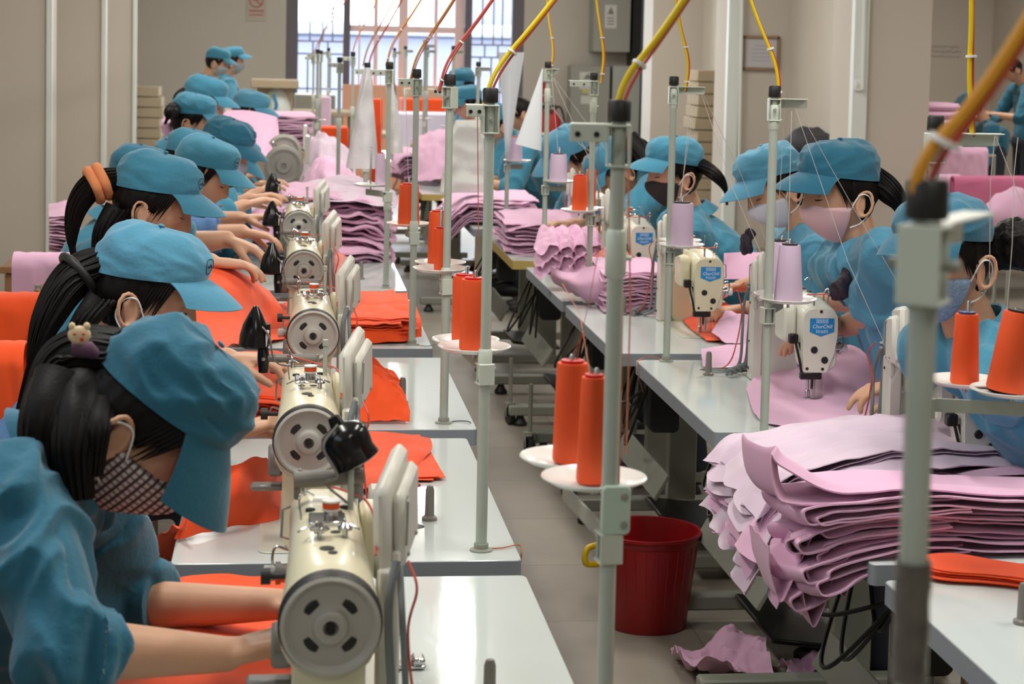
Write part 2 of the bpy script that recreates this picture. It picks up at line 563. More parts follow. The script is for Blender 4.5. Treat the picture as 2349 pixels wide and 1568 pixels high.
# ------------------------------------------------------------------ sewing tables
# frame of a station: origin on the table top at the needle, +x to the operator's right, +y away from the operator
TZ = .76
def make_table(length, x_op, x_far, lo, label, loc, rz, edge='tedge', group=None, motor=True):
    """x_op/x_far: operator side and far side (local y); lo: local x of the left end"""
    t = thing('sewing_table', label, 'table', (loc[0], loc[1], 0), rz, group)
    hi = lo + length
    cy = (x_op + x_far) / 2
    wd_ = x_far - x_op
    b = MB()
    b.prism(rrect(length, wd_, .012, 3, (lo + hi) / 2, cy), TZ - .040, TZ - .002, 'z')
    b.cur = 1
    b.prism(rrect(length - .002, wd_ - .002, .012, 3, (lo + hi) / 2, cy), TZ - .003, TZ, 'z', .0012)
    b.build('tabletop', [M[edge], M['table']], t)
    for x in (lo + .16, hi - .16):
        b = MB()
        b.box((x, cy - .1, .40), (.055, .10, .70), .004)
        b.box((x, cy - .1, .735 - .035), (.05, wd_ * .8, .03), .004)
        b.box((x, cy, .07), (.06, wd_ * .95, .045), .006)
        lg = b.build('leg', M['steel'], t)
        for y in (x_op + .07, x_far - .07):
            MB().lathe([(.03, 0), (.032, .012), (.02, .03), (.012, .05)], (x, y, 0), n=14).build('foot', M['rubber'], lg)
    b = MB()
    b.box(((lo + hi) / 2, cy + .12, .30), (length - .34, .012, .09), .002, rotx(.5))
    b.box(((lo + hi) / 2, cy - .1, .62), (length - .34, .03, .05), .003)
    b.build('crossbar', M['steel'], t)
    b = MB()
    b.box(((lo + hi) / 2 + .05, cy - .08, .10), (.42, .26, .015), .004, rotx(.12))
    b.build('treadle', M['dark'], t)
    if motor:
        b = MB()
        b.cyl((hi - .55, cy, .60), (hi - .33, cy, .60), .075, 20)
        b.cyl((hi - .50, cy, .60), (hi - .50, cy, .71), .03, 10)
        b.build('motor', M['dark'], t)
        b = MB()
        b.lathe([(.05, 0), (.085, .004), (.085, .018), (.05, .022)], (hi - .33, cy, .60), (1, 0, 0), 24)
        b.build('pulley', M['steel'], t)
        b = MB()
        b.prism(rrect(.10, .18, .02, 3, cy + .1, .55), lo + .25, lo + .36, 'x', .006)
        b.build('control_box', M['rubber'], t)
        b = MB()
        rnd = random.Random(int(abs(loc[1]) * 100))
        for k in range(4):
            p0 = Vector((hi - .4, cy + .1, .68))
            p1 = Vector((lo + .3, cy + .15, .6))
            mid = p0.lerp(p1, .5) + Vector((rnd.uniform(-.1, .1), rnd.uniform(.02, .15), -rnd.uniform(.08, .28)))
            b.tube(bez([p0, mid, p1], 10), .005, 6)
        b.build('wiring', M['rubber'], t)
    return t

# ------------------------------------------------------------------ the sewing machine
def letters(txt, h):
    "returns a mesh of the words, drawn with a font curve"
    cu = bpy.data.curves.new('lettering', 'FONT')
    cu.body = txt
    cu.size = h
    cu.extrude = .0002
    cu.align_x = 'CENTER'
    cu.align_y = 'CENTER'
    cu.shear = .25
    o = bpy.data.objects.new('lettering', cu)
    COL.objects.link(o)
    dg = bpy.context.evaluated_depsgraph_get()
    me = bpy.data.meshes.new_from_object(o.evaluated_get(dg))
    bpy.data.objects.remove(o)
    return me
def from_mesh(name, me, m_, parent, mtx=None):
    if mtx is not None:
        me.transform(mtx)
    me.materials.clear()
    me.materials.append(m_)
    o = bpy.data.objects.new(name, me)
    COL.objects.link(o)
    o.parent = parent
    return o
M['badge'] = mat('badge_blue', (38, 140, 206), .35)
M['badgew'] = mat('badge_white', (236, 240, 242), .4)
M['clear'] = mat('clear_plastic', (240, 240, 240), .08, Transmission_Weight=.9, IOR=1.3)
M['lampgrey'] = mat('grey_plastic', (128, 124, 118), .35)
M['mint'] = mat('mint_enamel', (186, 206, 190), .35)
M['bedp'] = mat('bed_plate_enamel', (214, 214, 200), .25)
def section(w, h, r, cy, cz, n=5):
    return rrect(w, h, r, n, cy, cz)
def loft(b, secs):
    "secs: list of (x, [(y,z)...])"
    n = len(secs[0][1])
    vs = [(x, p[0], p[1]) for x, q in secs for p in q]
    fs = []
    for i in range(len(secs) - 1):
        for j in range(n):
            j2 = (j + 1) % n
            fs.append((i * n + j, i * n + j2, (i + 1) * n + j2, (i + 1) * n + j))
    fs.append(tuple(range(n - 1, -1, -1)))
    fs.append(tuple((len(secs) - 1) * n + j for j in range(n)))
    return b.add(vs, fs)
def make_machine(label, loc, rz, body='cream', badge=True, lamp=True, group=None):
    t = thing('sewing_machine', label, 'sewing machine', loc, rz, group)
    Bm = M[body]
    # body: bed plate, standing column, arm
    b = MB()
    secs = []
    for x, w, h, r, cz in ((.285, .086, .20, .02, .10), (.295, .094, .205, .03, .105), (.375, .094, .205, .03, .105), (.385, .086, .20, .02, .10)):
        secs.append((x, section(w, h, r, 0, cz)))
    loft(b, secs)
    secs = []
    for x, w, zt, zb, r in ((-.074, .090, .228, .075, .022), (-.066, .098, .240, .068, .03), (-.02, .100, .246, .070, .03), (.01, .100, .252, .120, .03),
                            (.05, .100, .256, .148, .034), (.20, .104, .258, .150, .036), (.30, .110, .258, .130, .04), (.36, .118, .257, .112, .05),
                            (.378, .124, .255, .106, .058), (.392, .126, .2545, .104, .062), (.402, .118, .25, .108, .058)):
        secs.append((x, section(w, zt - zb, r, 0, (zt + zb) / 2)))
    loft(b, secs)
    b.build('body', Bm, t, 35)
    MB().prism(rrect(.50, .178, .02, 4, .165, 0), .0005, .003, 'z', .001).build('bed_plate', M['bedp'], t, 35)
    # face plate at the needle end: straight rear edge, slanting front edge
    poly = [(.044, .072), (.049, .20), (.046, .222), (.036, .234), (.018, .239), (-.018, .239), (-.036, .232), (-.045, .218), (-.048, .20), (-.047, .16), (-.040, .118), (-.022, .072), (-.018, .066), (.040, .066)]
    b = MB().prism(poly[::-1], -.0815, -.0735, 'x', .002)
    fp = b.build('face_plate', M['ivory'] if body == 'ivory' else Bm, t, 35)
    for y, z, r in ((.016, .128, .0095), (-.013, .101, .0095)):
        MB().lathe([(r, 0), (r, .002), (r * .8, .004), (0, .004)], (-.0805, y, z), (-1, 0, 0), 16).build('plug', M['rubber'], fp)
    for y, z, r in ((.0, .230, .004), (.034, .078, .004), (-.008, .077, .004)):
        MB().lathe([(r, 0), (r, .002), (r * .5, .0025), (0, .0012)], (-.081, y, z), (-1, 0, 0), 12).build('screw', M['dark'], fp)
    if badge:
        b = MB()
        b.prism([(-.036, .212), (-.036, .176), (.0, .164), (.030, .176), (.030, .212)][::-1], -.0826, -.0812, 'x')
        bd = b.build('badge', M['badge'], t)
        b = MB()
        for k in range(8):
            y = -.018 + k * .0042
            b.box((-.0827, y, .2045), (.0006, .0014, .011))
            b.box((-.0827, y, .176 - abs(k - 3.5) * -.0006), (.0006, .0012, .008))
        b.build('stripes', M['badgew'], bd)
        lm = letters('ChurChill', .0135)
        mtx = Matrix(((0, 0, -1, -.0827), (-1, 0, 0, -.003), (0, 1, 0, .190), (0, 0, 0, 1)))
        from_mesh('lettering', lm, M['badgew'], bd, mtx)
    # hand wheel with slots
    b = MB()
    b.lathe([(.0, .402), (.045, .402), (.060, .405), (.0655, .412), (.0655, .428), (.062, .434), (.0605, .431), (.058, .428), (0, .428)], (0, 0, .19), (1, 0, 0), 44)
    b.v = [Vector((p[0], p[1], p[2])) for p in b.v]
    b.build('wheel_rim', M['rubber'], t)
    b = MB()
    prof = [(.0605, .430), (.0625, .437), (.058, .440), (.054, .437), (.051, .434), (.030, .434), (.024, .436), (.020, .444), (.0165, .446), (.014, .446), (.010, .447), (.008, .442), (.0, .440)]
    b.lathe(prof, (0, 0, .19), (1, 0, 0), 44)
    hw = b.build('hand_wheel', M['wheel'], t, 30)
    for k in range(4):
        a0 = PI / 4 + k * PI / 2
        pts = [(.4345, .034 * math.cos(a0 + d), .19 + .034 * math.sin(a0 + d)) for d in (-.3, -.15, 0, .15, .3)]
        MB().tube(pts, [.004, .0055, .006, .0055, .004], 8, flat=.25, flatdir=(1, 0, 0)).build('slot', M['rubber'], hw)
    MB().lathe([(.0, .4405), (.0065, .4405), (.0065, .448), (.004, .4485), (0, .4485)], (0, 0, .19), (1, 0, 0), 14).build('hub_screw', M['dark'], hw)
    # bobbin winder on top
    b = MB()
    b.box((.185, .0, .2605), (.055, .05, .006), .002)
    b.cyl((.185, .005, .262), (.185, .005, .272), .010, 14)
    b.lathe([(.011, .272), (.011, .276), (.0105, .276)], (.185, .005, 0), n=14)
    bw = b.build('bobbin_winder', M['chrome'], t)
    b = MB()
    b.lathe([(.0125, .273), (.0125, .2755), (.0085, .2755), (.0085, .2845), (.0125, .2845), (.0125, .287), (.003, .287)], (.185, .005, 0), n=18)
    b.build('bobbin', [M['white']], bw)
    MB().lathe([(.0088, .2757), (.0118, .2762), (.0118, .2838), (.0088, .2843)], (.185, .005, 0), n=18).build('bobbin_thread', M['othr'], bw)
    # thread tension discs and guides on the top
    b = MB()
    b.lathe([(.003, .256), (.003, .268), (.013, .269), (.014, .271), (.006, .274), (.005, .280), (0, .281)], (.275, -.012, 0), n=16)
    b.build('tension_disc', M['chrome'], t)
    b = MB()
    b.lathe([(.004, .256), (.004, .266), (.010, .267), (.010, .270), (.004, .276), (0, .277)], (.265, .022, 0), n=14)
    b.build('tension_disc', M['chrome'], t)
    b = MB()
    b.tube([(.28, -.04, .268), (.262, -.028, .270), (.262, .03, .272), (.275, .04, .270)], .0016, 6)
    b.build('thread_guide', M['chrome'], t)
    MB().tube(bez([(.17, -.035, .256), (.17, -.038, .285), (.155, -.03, .292), (.15, -.018, .285)], 6), .0014, 6).build('winder_hook', M['chrome'], t)
    for x, y, r in ((.325, -.003, .010), (.245, .01, .007), (.245, -.012, .007), (.135, .012, .010), (.12, -.022, .007), (.105, .025, .006), (.345, .004, .006)):
        MB().lathe([(r, .2545), (r, .2588), (r * .7, .2595), (0, .2590)], (x, y, 0), n=14).build('oil_plug', M['rubber'], t)
    b = MB()
    b.tube([(.09, .035, .25), (.09, .035, .31)], .0045, 10)
    b.tube([(.09, .035, .31), (.09, .035, .322)], .006, 10)
    b.build('thread_post', M['pole'], t)
    b = MB()
    b.tube(bez([(-.03, -.03, .245), (-.03, -.034, .275), (-.015, -.036, .282), (0, -.03, .27), (0, -.028, .246)], 6), .0022, 8)
    b.build('thread_hook', M['chrome'], t)
    MB().cyl((-.05, .012, .24), (-.05, .012, .268), .003, 8).build('thread_pin', M['chrome'], t)
    # front tension unit and take-up
    b = MB()
    b.cyl((-.03, -.05, .125), (-.03, -.062, .125), .014, 18)
    b.cyl((-.03, -.062, .125), (-.03, -.070, .125), .017, 18)
    b.build('tension_plate', M['chrome'], t)
    MB().lathe([(.010, 0), (.012, .004), (.012, .016), (.008, .018), (0, .018)], (-.03, -.070, .125), (0, -1, 0), 18).build('tension_knob', M['white'], t)
    b = MB()
    b.tube(bez([(-.045, -.05, .155), (-.045, -.07, .16), (-.045, -.074, .135), (-.045, -.058, .115)], 6), .002, 6)
    b.tube([(-.048, -.046, .17), (-.048, -.062, .175), (-.05, -.06, .215), (-.05, -.048, .22)], .002, 6)
    b.build('take_up_guard', M['chrome'], t)
    # stitch length dial and reverse lever on the column, operator side
    MB().lathe([(.026, 0), (.030, .004), (.030, .022), (.026, .026), (0, .026)], (.335, -.047, .135), (0, -1, 0), 22).build('stitch_dial', M['lampgrey'], t)
    b = MB().box((.33, -.075, .085), (.03, .06, .012), .004)
    b.build('reverse_lever', M['lampgrey'], t)
    b = MB()
    b.cyl((.30, -.05, .215), (.30, -.075, .215), .004, 8)
    b.cyl((.30, -.075, .215), (.30, -.088, .215), .011, 14)
    b.build('screw_knob', M['rubber'], t)
    # needle bar, presser foot, wiper, knee lifter
    b = MB()
    b.cyl((-.035, 0, .02), (-.035, 0, .075), .0035, 10)
    b.cyl((-.035, 0, .004), (-.035, 0, .022), .0012, 6)
    b.build('needle_bar', M['chrome'], t)
    b = MB()
    b.cyl((-.035, .018, .012), (-.035, .018, .075), .0045, 10)
    b.box((-.035, .010, .010), (.014, .034, .004), .001)
    b.box((-.035, .018, .022), (.012, .012, .018), .002)
    b.build('presser_foot', M['chrome'], t)
    b = MB()
    b.box((-.06, .068, .155), (.022, .024, .026), .003)
    b.box((-.075, .022, .060), (.016, .058, .014), .002)
    b.tube([(-.066, .064, .15), (-.07, .052, .10), (-.072, .046, .066)], .0035, 8)
    b.tube([(-.06, .052, .145), (-.07, .040, .10), (-.074, .036, .062)], .003, 8)
    b.tube([(-.075, .018, .06), (-.05, .010, .035)], .0035, 8)
    b.build('wiper', M['dark'], t)
    b = MB()
    b.grid(lambda u, v: (-.052 - .012 * math.sin(PI * u), -.02 + .035 * u, .012 + .042 * v), 8, 4, .0015)
    b.build('finger_guard', M['clear'], t)
    # rear solenoid cover
    b = MB().prism(rrect(.10, .10, .02, 4, .02, .19), .052, .085, 'y', .006)
    b.v = [Vector(p) for p in b.v]
    b.build('rear_cover', Bm, t)
    # operation panel standing behind the arm
    b = MB()
    R = rotz(math.radians(-12)) @ roty(math.radians(9))
    c = (.235, .084, .282)
    b.box(c, (.175, .022, .135), .009, R)
    cc = Vector(c) + R @ Vector((-.01, .017, -.006))
    b.box(tuple(cc), (.135, .020, .105), .008, R)
    pn = b.build('operation_panel', M['panel'], t)
    b = MB()
    c2 = Vector(c) + R @ Vector((.0, -.0114, .012))
    b.box(tuple(c2), (.12, .001, .06), 0, R)
    b.build('display', M['lampgrey'], pn)
    b = MB()
    b.tube([Vector(c) + R @ Vector(q) for q in ((.03, .029, .035), (.045, .030, .035), (.06, .030, -.02))], .0018, 6)
    b.build('wire_hanger', M['steel'], pn)
    for q in ((.03, .027, .035), (.03, .027, -.045), (-.04, .027, -.045)):
        MB().lathe([(.004, 0), (.003, .003), (0, .003)], Vector(c) + R @ Vector(q), R @ Vector((0, 1, 0)), 10).build('screw', M['steel'], pn)
    b = MB()
    b.box((.285, .088, .215), (.03, .012, .06), .003)
    b.box((.300, .078, .115), (.052, .03, .225), .004)
    pb = b.build('rear_box', M['panel'], t)
    for z in (.03, .09, .20):
        MB().lathe([(.0035, 0), (.003, .002), (0, .002)], (.31, .093, z), (0, 1, 0), 8).build('rivet', M['dark'], pb)
    b = MB()
    b.tube(bez([(.36, .085, .25), (.375, .075, .20), (.37, .08, .10), (.38, .085, .03), (.40, .12, .006)], 8), .006, 8)
    b.tube(bez([(.35, .09, .24), (.39, .092, .18), (.375, .098, .10), (.39, .10, .03), (.43, .13, .006)], 8), .0045, 8)
    b.build('cable', M['gcab'], t)
    b = MB()
    b.tube(bez([(.33, .06, .25), (.24, .062, .272), (.12, .055, .27), (.03, .03, .262), (-.03, -.04, .27)], 8), .0018, 6)
    b.tube(bez([(.36, .10, .25), (.385, .11, .22), (.38, .10, .16), (.395, .115, .05), (.42, .15, .006)], 8), .0018, 6)
    b.build('wire', M['red'], t)
    if lamp:
        add_lamp(t, lamp)
    for o in t.children_recursive:
        for v in o.data.vertices:
            k = min(1, max(0, (v.co.z - .025) / .035))
            v.co.z += .02 * k
    return t
def add_lamp(t, mode):
    "black hood lamp on a short grey bracket at the needle end"
    b = MB()
    if mode == 'side':
        b.tube([(-.045, .02, .262), (-.045, -.055, .262), (-.05, -.085, .262)], [.009, .009, .008], 10)
        b.cyl((-.045, .02, .245), (-.045, .02, .27), .006, 10)
    else:
        b.tube([(.06, -.045, .285), (.055, .055, .290)], .012, 12)
        b.cyl((.06, -.04, .258), (.06, -.04, .29), .005, 8)
        b.cyl((.055, .045, .258), (.055, .045, .32), .0055, 8)
    b.build('lamp_bracket', M['lampgrey'], t)
    b = MB()
    if mode == 'side':
        e = Vector((-.05, -.088, .262))
        b.tube([e + Vector((0, 0, -.03)), e, e + Vector((0, -.002, .035))], [.010, .013, .010], 10)
        c, ax, L, s_ = e + Vector((-.0, -.02, .020)), Vector((0, .04, 1)), .088, 1.3
    else:
        c, ax, L, s_ = Vector((.085, .045, .315)), Vector((0, -.55, 1)), .085, 1.35
    q = Vector((0, 0, 1)).rotation_difference(ax.normalized()).to_matrix()
    prof = [(.0, 0), (.020, .001), (.024, .006), (.023, .03), (.019, .055), (.010, .082), (.004, .098), (0, .1)]
    if mode != 'side':
        prof = [(.0, 0), (.022, .001), (.026, .004), (.024, .02), (.027, .05), (.022, .064), (.008, .074), (.006, .09), (0, .092)]
    prof = [(r * s_, z * L / .1) for r, z in prof]
    n = 20
    vs = []
    for r, z in prof:
        for j in range(n):
            a = 2 * PI * j / n
            vs.append(q @ Vector((r * math.cos(a) * .9, r * math.sin(a), z)) + c)
    fs = [(i * n + j, i * n + (j + 1) % n, (i + 1) * n + (j + 1) % n, (i + 1) * n + j) for i in range(len(prof) - 1) for j in range(n)]
    b.add(vs, fs)
    if mode == 'side':
        b.tube([c + Vector((0, .022, .05)), c + Vector((0, .022, .012))], [.012, .013], 10)
    hd = b.build('lamp_hood', M['black'], t)
    if mode == 'side':
        MB().box(c + Vector((.006, .026, .022)), (.022, .006, .034), .001, rotx(-.15)).build('sticker', M['white'], hd)
        MB().lathe([(.004, 0), (.004, .003), (0, .004)], Vector((-.036, -.088, .262)), (1, 0, 0), 10).build('lamp_screw', M['chrome'], t)
    b = MB()
    if mode == 'side':
        b.tube(bez([c + Vector((.01, .0, .06)), c + Vector((.02, .03, .03)), c + Vector((.01, .05, -.03)), Vector((-.03, .03, .25)), Vector((.0, .05, .25))], 8), .0022, 6)
    else:
        b.tube(bez([c + Vector((.02, -.03, .06)), c + Vector((.03, -.05, .03)), c + Vector((.03, -.03, -.01)), Vector((.08, .0, .285)), Vector((.1, .03, .262))], 8), .002, 6)
    b.build('lamp_wire', M['lampgrey'], t)

# ------------------------------------------------------------------ thread stands
def make_stand(label, base, top=1.605, arm_dir=(-1, 0, 0), arm=.085, plates=(), holder=None, flange=True, group=None, cap=True, joint=None, lean=0, r=.0105, clamp=False, tape=False):
    """plates: list of (dx,dy,z,radius) relative to the base point"""
    t = thing('thread_stand', label, 'thread stand', (base[0], base[1], base[2]))
    z0 = base[2]
    h = top - z0
    hj = (joint - z0) if joint else h * .62
    b = MB()
    b.cyl((0, 0, 0), (0, 0, hj), r, 16)
    b.cyl((0, 0, hj - .03), (0, 0, h - .015), r * .88, 16)
    b.build('pole', M['pole'], t)
    b = MB()
    b.lathe([(r * 1.0, hj - .045), (r * 1.28, hj - .04), (r * 1.28, hj + .012), (r * 1.0, hj + .016)], n=16)
    b.cyl((r * 1.1, 0, hj - .02), (r * 1.9, 0, hj - .02), .003, 8)
    b.build('joint_sleeve', M['bracket'], t)
    if flange:
        MB().lathe([(.0, .0), (.021, .0), (.021, .003), (.0135, .005), (.0135, .014), (.0105, .015)], n=20).build('base_flange', M['steel'], t)
    if cap:
        MB().lathe([(.0135, h - .018), (.0145, h - .016), (.0145, h + .006), (.012, h + .009), (0, h + .009)], n=18).build('rubber_cap', M['rubber'], t)
    d = Vector(arm_dir).normalized()
    s_ = Vector((-d.y, d.x, 0))
    # C bracket gripping the pole
    def cbracket(zc, hh, name, mat_=M['bracket'], w=.030, dd=d):
        b = MB()
        ang = math.atan2(dd.y, dd.x)
        R = rotz(ang)
        for zz in (zc - hh / 2, zc + hh / 2):
            b.box((0, 0, zz), (w, w, .003), .001, R)
        b.box(tuple(R @ Vector((-w / 2 + .0015, 0, 0)) + Vector((0, 0, zc))), (.003, w * .98, hh), .001, R)
        b.box(tuple(R @ Vector((w / 2 - .0015, 0, 0)) + Vector((0, 0, zc))), (.003, w * .8, hh), .001, R)
        return b.build(name, mat_, t, 30)
    br = cbracket(h - .048, .050, 'top_bracket')
    MB().cyl(s_ * -.024 + Vector((0, 0, h - .048)), s_ * .024 + Vector((0, 0, h - .048)), .004, 8).build('bracket_screw', M['steel'], br)
    if arm:
        b = MB()
        ang = math.atan2(d.y, d.x)
        R = rotz(ang)
        b.box(tuple(d * (arm / 2 + .008) + Vector((0, 0, h - .022))), (arm, .024, .0022), .0008, R)
        b.box(tuple(d * (arm / 2 + .012) + s_ * .0115 + Vector((0, 0, h - .033))), (arm * .9, .002, .021), .0008, R)
        ga = b.build('guide_arm', M['bracket'], t, 30)
        for k in (.35, .8):
            p = d * (arm * k + .01) + s_ * .0127 + Vector((0, 0, h - .034))
            MB().lathe([(.0015, -.002), (.0035, -.002), (.0035, .002), (.0015, .002)], p, s_, 10).build('eyelet', M['dark'], ga)
    if tape:
        b = MB().grid(lambda u, v: (math.cos(2 * PI * u) * (r + .0012 + .0006 * math.sin(9 * u + 14 * v)), math.sin(2 * PI * u) * (r + .0012), tape[0] + (tape[1] - tape[0]) * v - z0), 24, 14, .0004, True)
        b.build('tape_wrap', mat('smoky_tape', (96, 92, 84), .2, var=(70, .5)), t)
    if clamp:
        zq = plates[0][2] - z0 - .012
        b = MB().prism(rrect(.036, .062, .006, 3, .006, zq), -.017, -.010, 'y', .002)
        b.box((.004, 0, zq), (.028, .022, .060), .003)
        cp_ = b.build('clamp_plate', M['mint'], t)
        for dz in (-.018, .018):
            MB().lathe([(.005, 0), (.0045, .003), (0, .0035)], (.016, -.017, zq + dz), (0, -1, 0), 12).build('screw', M['steel'], cp_)
    if plates:
        zc = plates[0][2] - z0 - (.062 if clamp else .03)
        px_, py_ = plates[0][0], plates[0][1]
        hd = Vector((px_, py_, 0))
        hd = hd.normalized() if hd.length > .01 else Vector((0, 1, 0))
        cbracket(zc, .036, 'holder_bracket', M['bracket'], .030, hd)
        far = max(plates, key=lambda q: q[0] ** 2 + q[1] ** 2)
        b = MB()
        fv = Vector((far[0], far[1], 0))
        L = fv.length + .02
        R = rotz(math.atan2(fv.y, fv.x))
        b.box(tuple(R @ Vector((L / 2 + .012, 0, 0)) + Vector((0, 0, zc + .008))), (L, .004, .024), .001, R)
        ha = b.build('holder_arm', M['steel'], t, 30)
        for dx, dy, z, pr in plates:
            zz = z - z0
            b = MB()
            b.lathe([(.0, 0), (pr * .42, 0), (pr * .8, .003), (pr, .011), (pr * .99, .0125), (pr * .78, .005), (pr * .42, .002), (0, .002)], (dx, dy, zz), n=40)
            pl = b.build('spool_plate', M['plate'], t, 60)
            MB().lathe([(.0035, -.012), (.0035, .150), (.002, .153), (0, .153)], (dx, dy, zz), n=10).build('spool_pin', M['chrome'], pl)
    return t
def spool_mesh(h, rb, rt, mt, core='cone', tilt=0):
    pass
_spools = {}
def spool(px, py, Y, h, rb, rt, col, label, tilt=(0, 0), core='cone', group=None, loc=None, lid='bluecore'):
    """cone of thread standing on its plate; (px,py) is the middle of its foot in the photo"""
    p = loc if loc is not None else at(px, py, Y)
    t = thing('thread_spool', label, 'spool of thread', p, 0, group)
    t.rotation_euler = (tilt[0], tilt[1], 0)
    b = MB()
    b.lathe([(rb * .55, .001), (rb * .93, .0), (rb, .004), (rt + (rb - rt) * .04, h - .006), (rt * .95, h), (rt * .45, h)], n=36)
    n = len(b.v)
    b.build('thread', M['othr'] if col == 'o' else M['pthr'], t, 35)
    b = MB()
    b.lathe([(rb * .9, -.004), (rb * .6, -.004), (rb * .6, .003), (rb * .9, .002)], n=24)
    b.build('core_foot', M[core], t, 40)
    b = MB()
    b.lathe([(rt * .32, h - .002), (rt * .72, h - .002), (rt * .74, h + .004), (rt * .45, h + .005), (rt * .3, h + .001)], n=24)
    b.build('core', M[core], t, 40)
    return t
def cable(name, label, pts, r, m_, cat='cable', group=None, parent=None):
    b = MB().tube(bez(pts, 12), r, 8)
    o = b.build(name, m_, parent)
    if parent is None:
        tag(o, label, cat, group)
    return o

def overlock(label, loc, rz):
    t = thing('overlock_machine', label, 'sewing machine', loc, rz, None)
    b = MB()
    loft(b, [(x, section(w, zt - .0, r, 0, zt / 2)) for x, w, zt, r in ((-.12, .13, .12, .03), (-.10, .15, .15, .04), (.02, .16, .17, .05), (.10, .16, .21, .06), (.16, .15, .23, .06), (.18, .13, .22, .06))])
    b.build('body', M['cab2'], t, 35)
    b = MB()
    b.lathe([(0, .18), (.078, .18), (.084, .19), (.084, .205), (.07, .215), (.055, .208), (.035, .212), (.03, .225), (.012, .226), (.010, .215), (0, .215)], (0, 0, .19), (1, 0, 0), 36)
    b.build('hand_wheel', M['cab'], t, 35)
    b = MB()
    b.box((.06, 0, .24), (.10, .06, .02), .004)
    b.box((-.02, .0, .19), (.04, .10, .03), .006)
    b.build('looper_cover', M['chrome'], t)
    for k in range(4):
        b = MB()
        b.lathe([(.009, .0), (.011, .006), (.008, .012), (.004, .02), (0, .022)], (.02 + .025 * k, -.05, .21), (0, -.3, 1), 12)
        b.build('tension_knob', M['chrome'], t)
    b = MB().tube(bez([(-.03, -.03, .18), (-.04, -.05, .26), (0, -.05, .28), (.02, -.02, .25)], 6), .003, 6)
    b.build('thread_guide', M['chrome'], t)
    b = MB().prism(rrect(.02, .12, .008, 3, .10, .25), -.06, .08, 'x', .003)
    b.build('rear_panel', M['panel'], t)
    MB().box((.03, 0, -.0246), (.30, .12, .048), .004).build('riser', M['steel'], t)
    for o in t.children_recursive:
        o.data.transform(Matrix.Scale(1.22, 4))
# ------------------------------------------------------------------ left row of stations
RZL, RZR = -PI / 2, PI / 2
LN = [2.73, 3.81, 5.05, 6.38, 7.79, 9.15, 10.5]          # needle distances
LX = [.062, .047, .071, .060, .052, .055, .055]
LT = [(2.17, 3.24), (3.335, 4.40), (4.50, 5.55), (5.72, 6.82), (7.07, 8.18), (8.42, 9.5), (9.75, 10.85), (11.1, 12.2), (12.5, 13.6), (13.9, 15.6)]
LTX = [(.43), (.435), (.47), (.455), (.46), (.46), (.46), (.46), (.46), (.46)]
ORD = ['nearest', 'second', 'third', 'fourth', 'fifth', 'sixth', 'seventh', 'eighth', 'ninth', 'tenth']
def left_table(i, y0, y1, xf):
    n = (y0 + y1) / 2
    txt = 'white topped sewing table, %s in the row left of the aisle' % ORD[i]
    return make_table(y1 - y0, -.195, xf - .0, -(y1 - n), txt, (0, n, 0), RZL, group='sewing tables left of the aisle')
left_table(0, *LT[0], LTX[0])
for i in range(1, len(LT)):
    left_table(i, *LT[i], LTX[i])
# table by the camera that carries the nearest thread stand
t0 = make_table(.8, .16, .62, -.40, 'white topped sewing table directly below the blurred front pole', (0, 1.28 - .25, 0), RZL, group='sewing tables left of the aisle', motor=False)
mc = make_machine('cream sewing machine nearest the camera with the big hand wheel', (LX[0], LN[0], TZ), RZL, 'cream', badge=True, lamp='top', group='cream sewing machines of the left row')
m2 = make_machine('cream sewing machine second from the camera, hand wheel behind the tilted black lamp', (LX[1], LN[1], TZ), RZL, 'cream', lamp='side', group='cream sewing machines of the left row')
LBL = [None, None, 'cream sewing machine third from the camera, beside the orange cloth being held up',
       'cream sewing machine fourth from the camera, pink cloth heap behind its panel',
       'cream sewing machine fifth from the camera in front of the pale pink sheet']
for i in (2, 3, 4):
    dup(m2, (LX[i], LN[i], TZ), RZL, LBL[i])
# ------------------------------------------------------------------ right row of stations
RN = [3.78, 4.88, 6.02, 7.25, 8.6]
RT = [(2.10, 3.18), (3.28, 4.37), (4.46, 5.515), (5.634, 6.70), (6.809, 7.85), (8.106, 9.2), (9.5, 10.6), (11.69, 14.1), (14.3, 16.4)]
RTX = [1.062, 1.072, 1.048, 1.010, 1.012, .985, .95, .84, .80]
for i, ((y0, y1), xe) in enumerate(zip(RT, RTX)):
    n = (y0 + y1) / 2
    make_table(y1 - y0, -.62, 0, -(n - y0), 'white topped sewing table, %s in the row right of the aisle' % ORD[i], (xe, n, 0), RZR,
               edge='tedgey' if i in (5, 7) else 'tedge', group='sewing tables right of the aisle')
RN = [3.80, 4.88, 6.02, 7.12, 8.35]
RFX = [at(2225, 1090, 3.80).x, at(1858, 905, 4.88).x, at(1612, 745, 6.02).x, at(1465, 615, 7.12).x, at(1372, 545, 8.35).x]
RLB = ['ivory sewing machine on the right by the tilted orange spool', 'ivory sewing machine in front of the pink mask worker, blue badge in full view',
       'cream sewing machine on the right with orange cloth under its needle', 'ivory sewing machine on the right beside the blurred pole, blue badge', 'ivory sewing machine behind the pair of small orange spools']
m3 = make_machine(RLB[0], (RFX[0], RN[0], TZ), RZR, 'ivory', lamp=None, group='badged sewing machines of the right row')
for i in (1, 3, 4):
    dup(m3, (RFX[i], RN[i], TZ), RZR, RLB[i])
make_machine(RLB[2], (RFX[2], RN[2], TZ), RZR, 'cream', lamp=None, group='badged sewing machines of the right row')

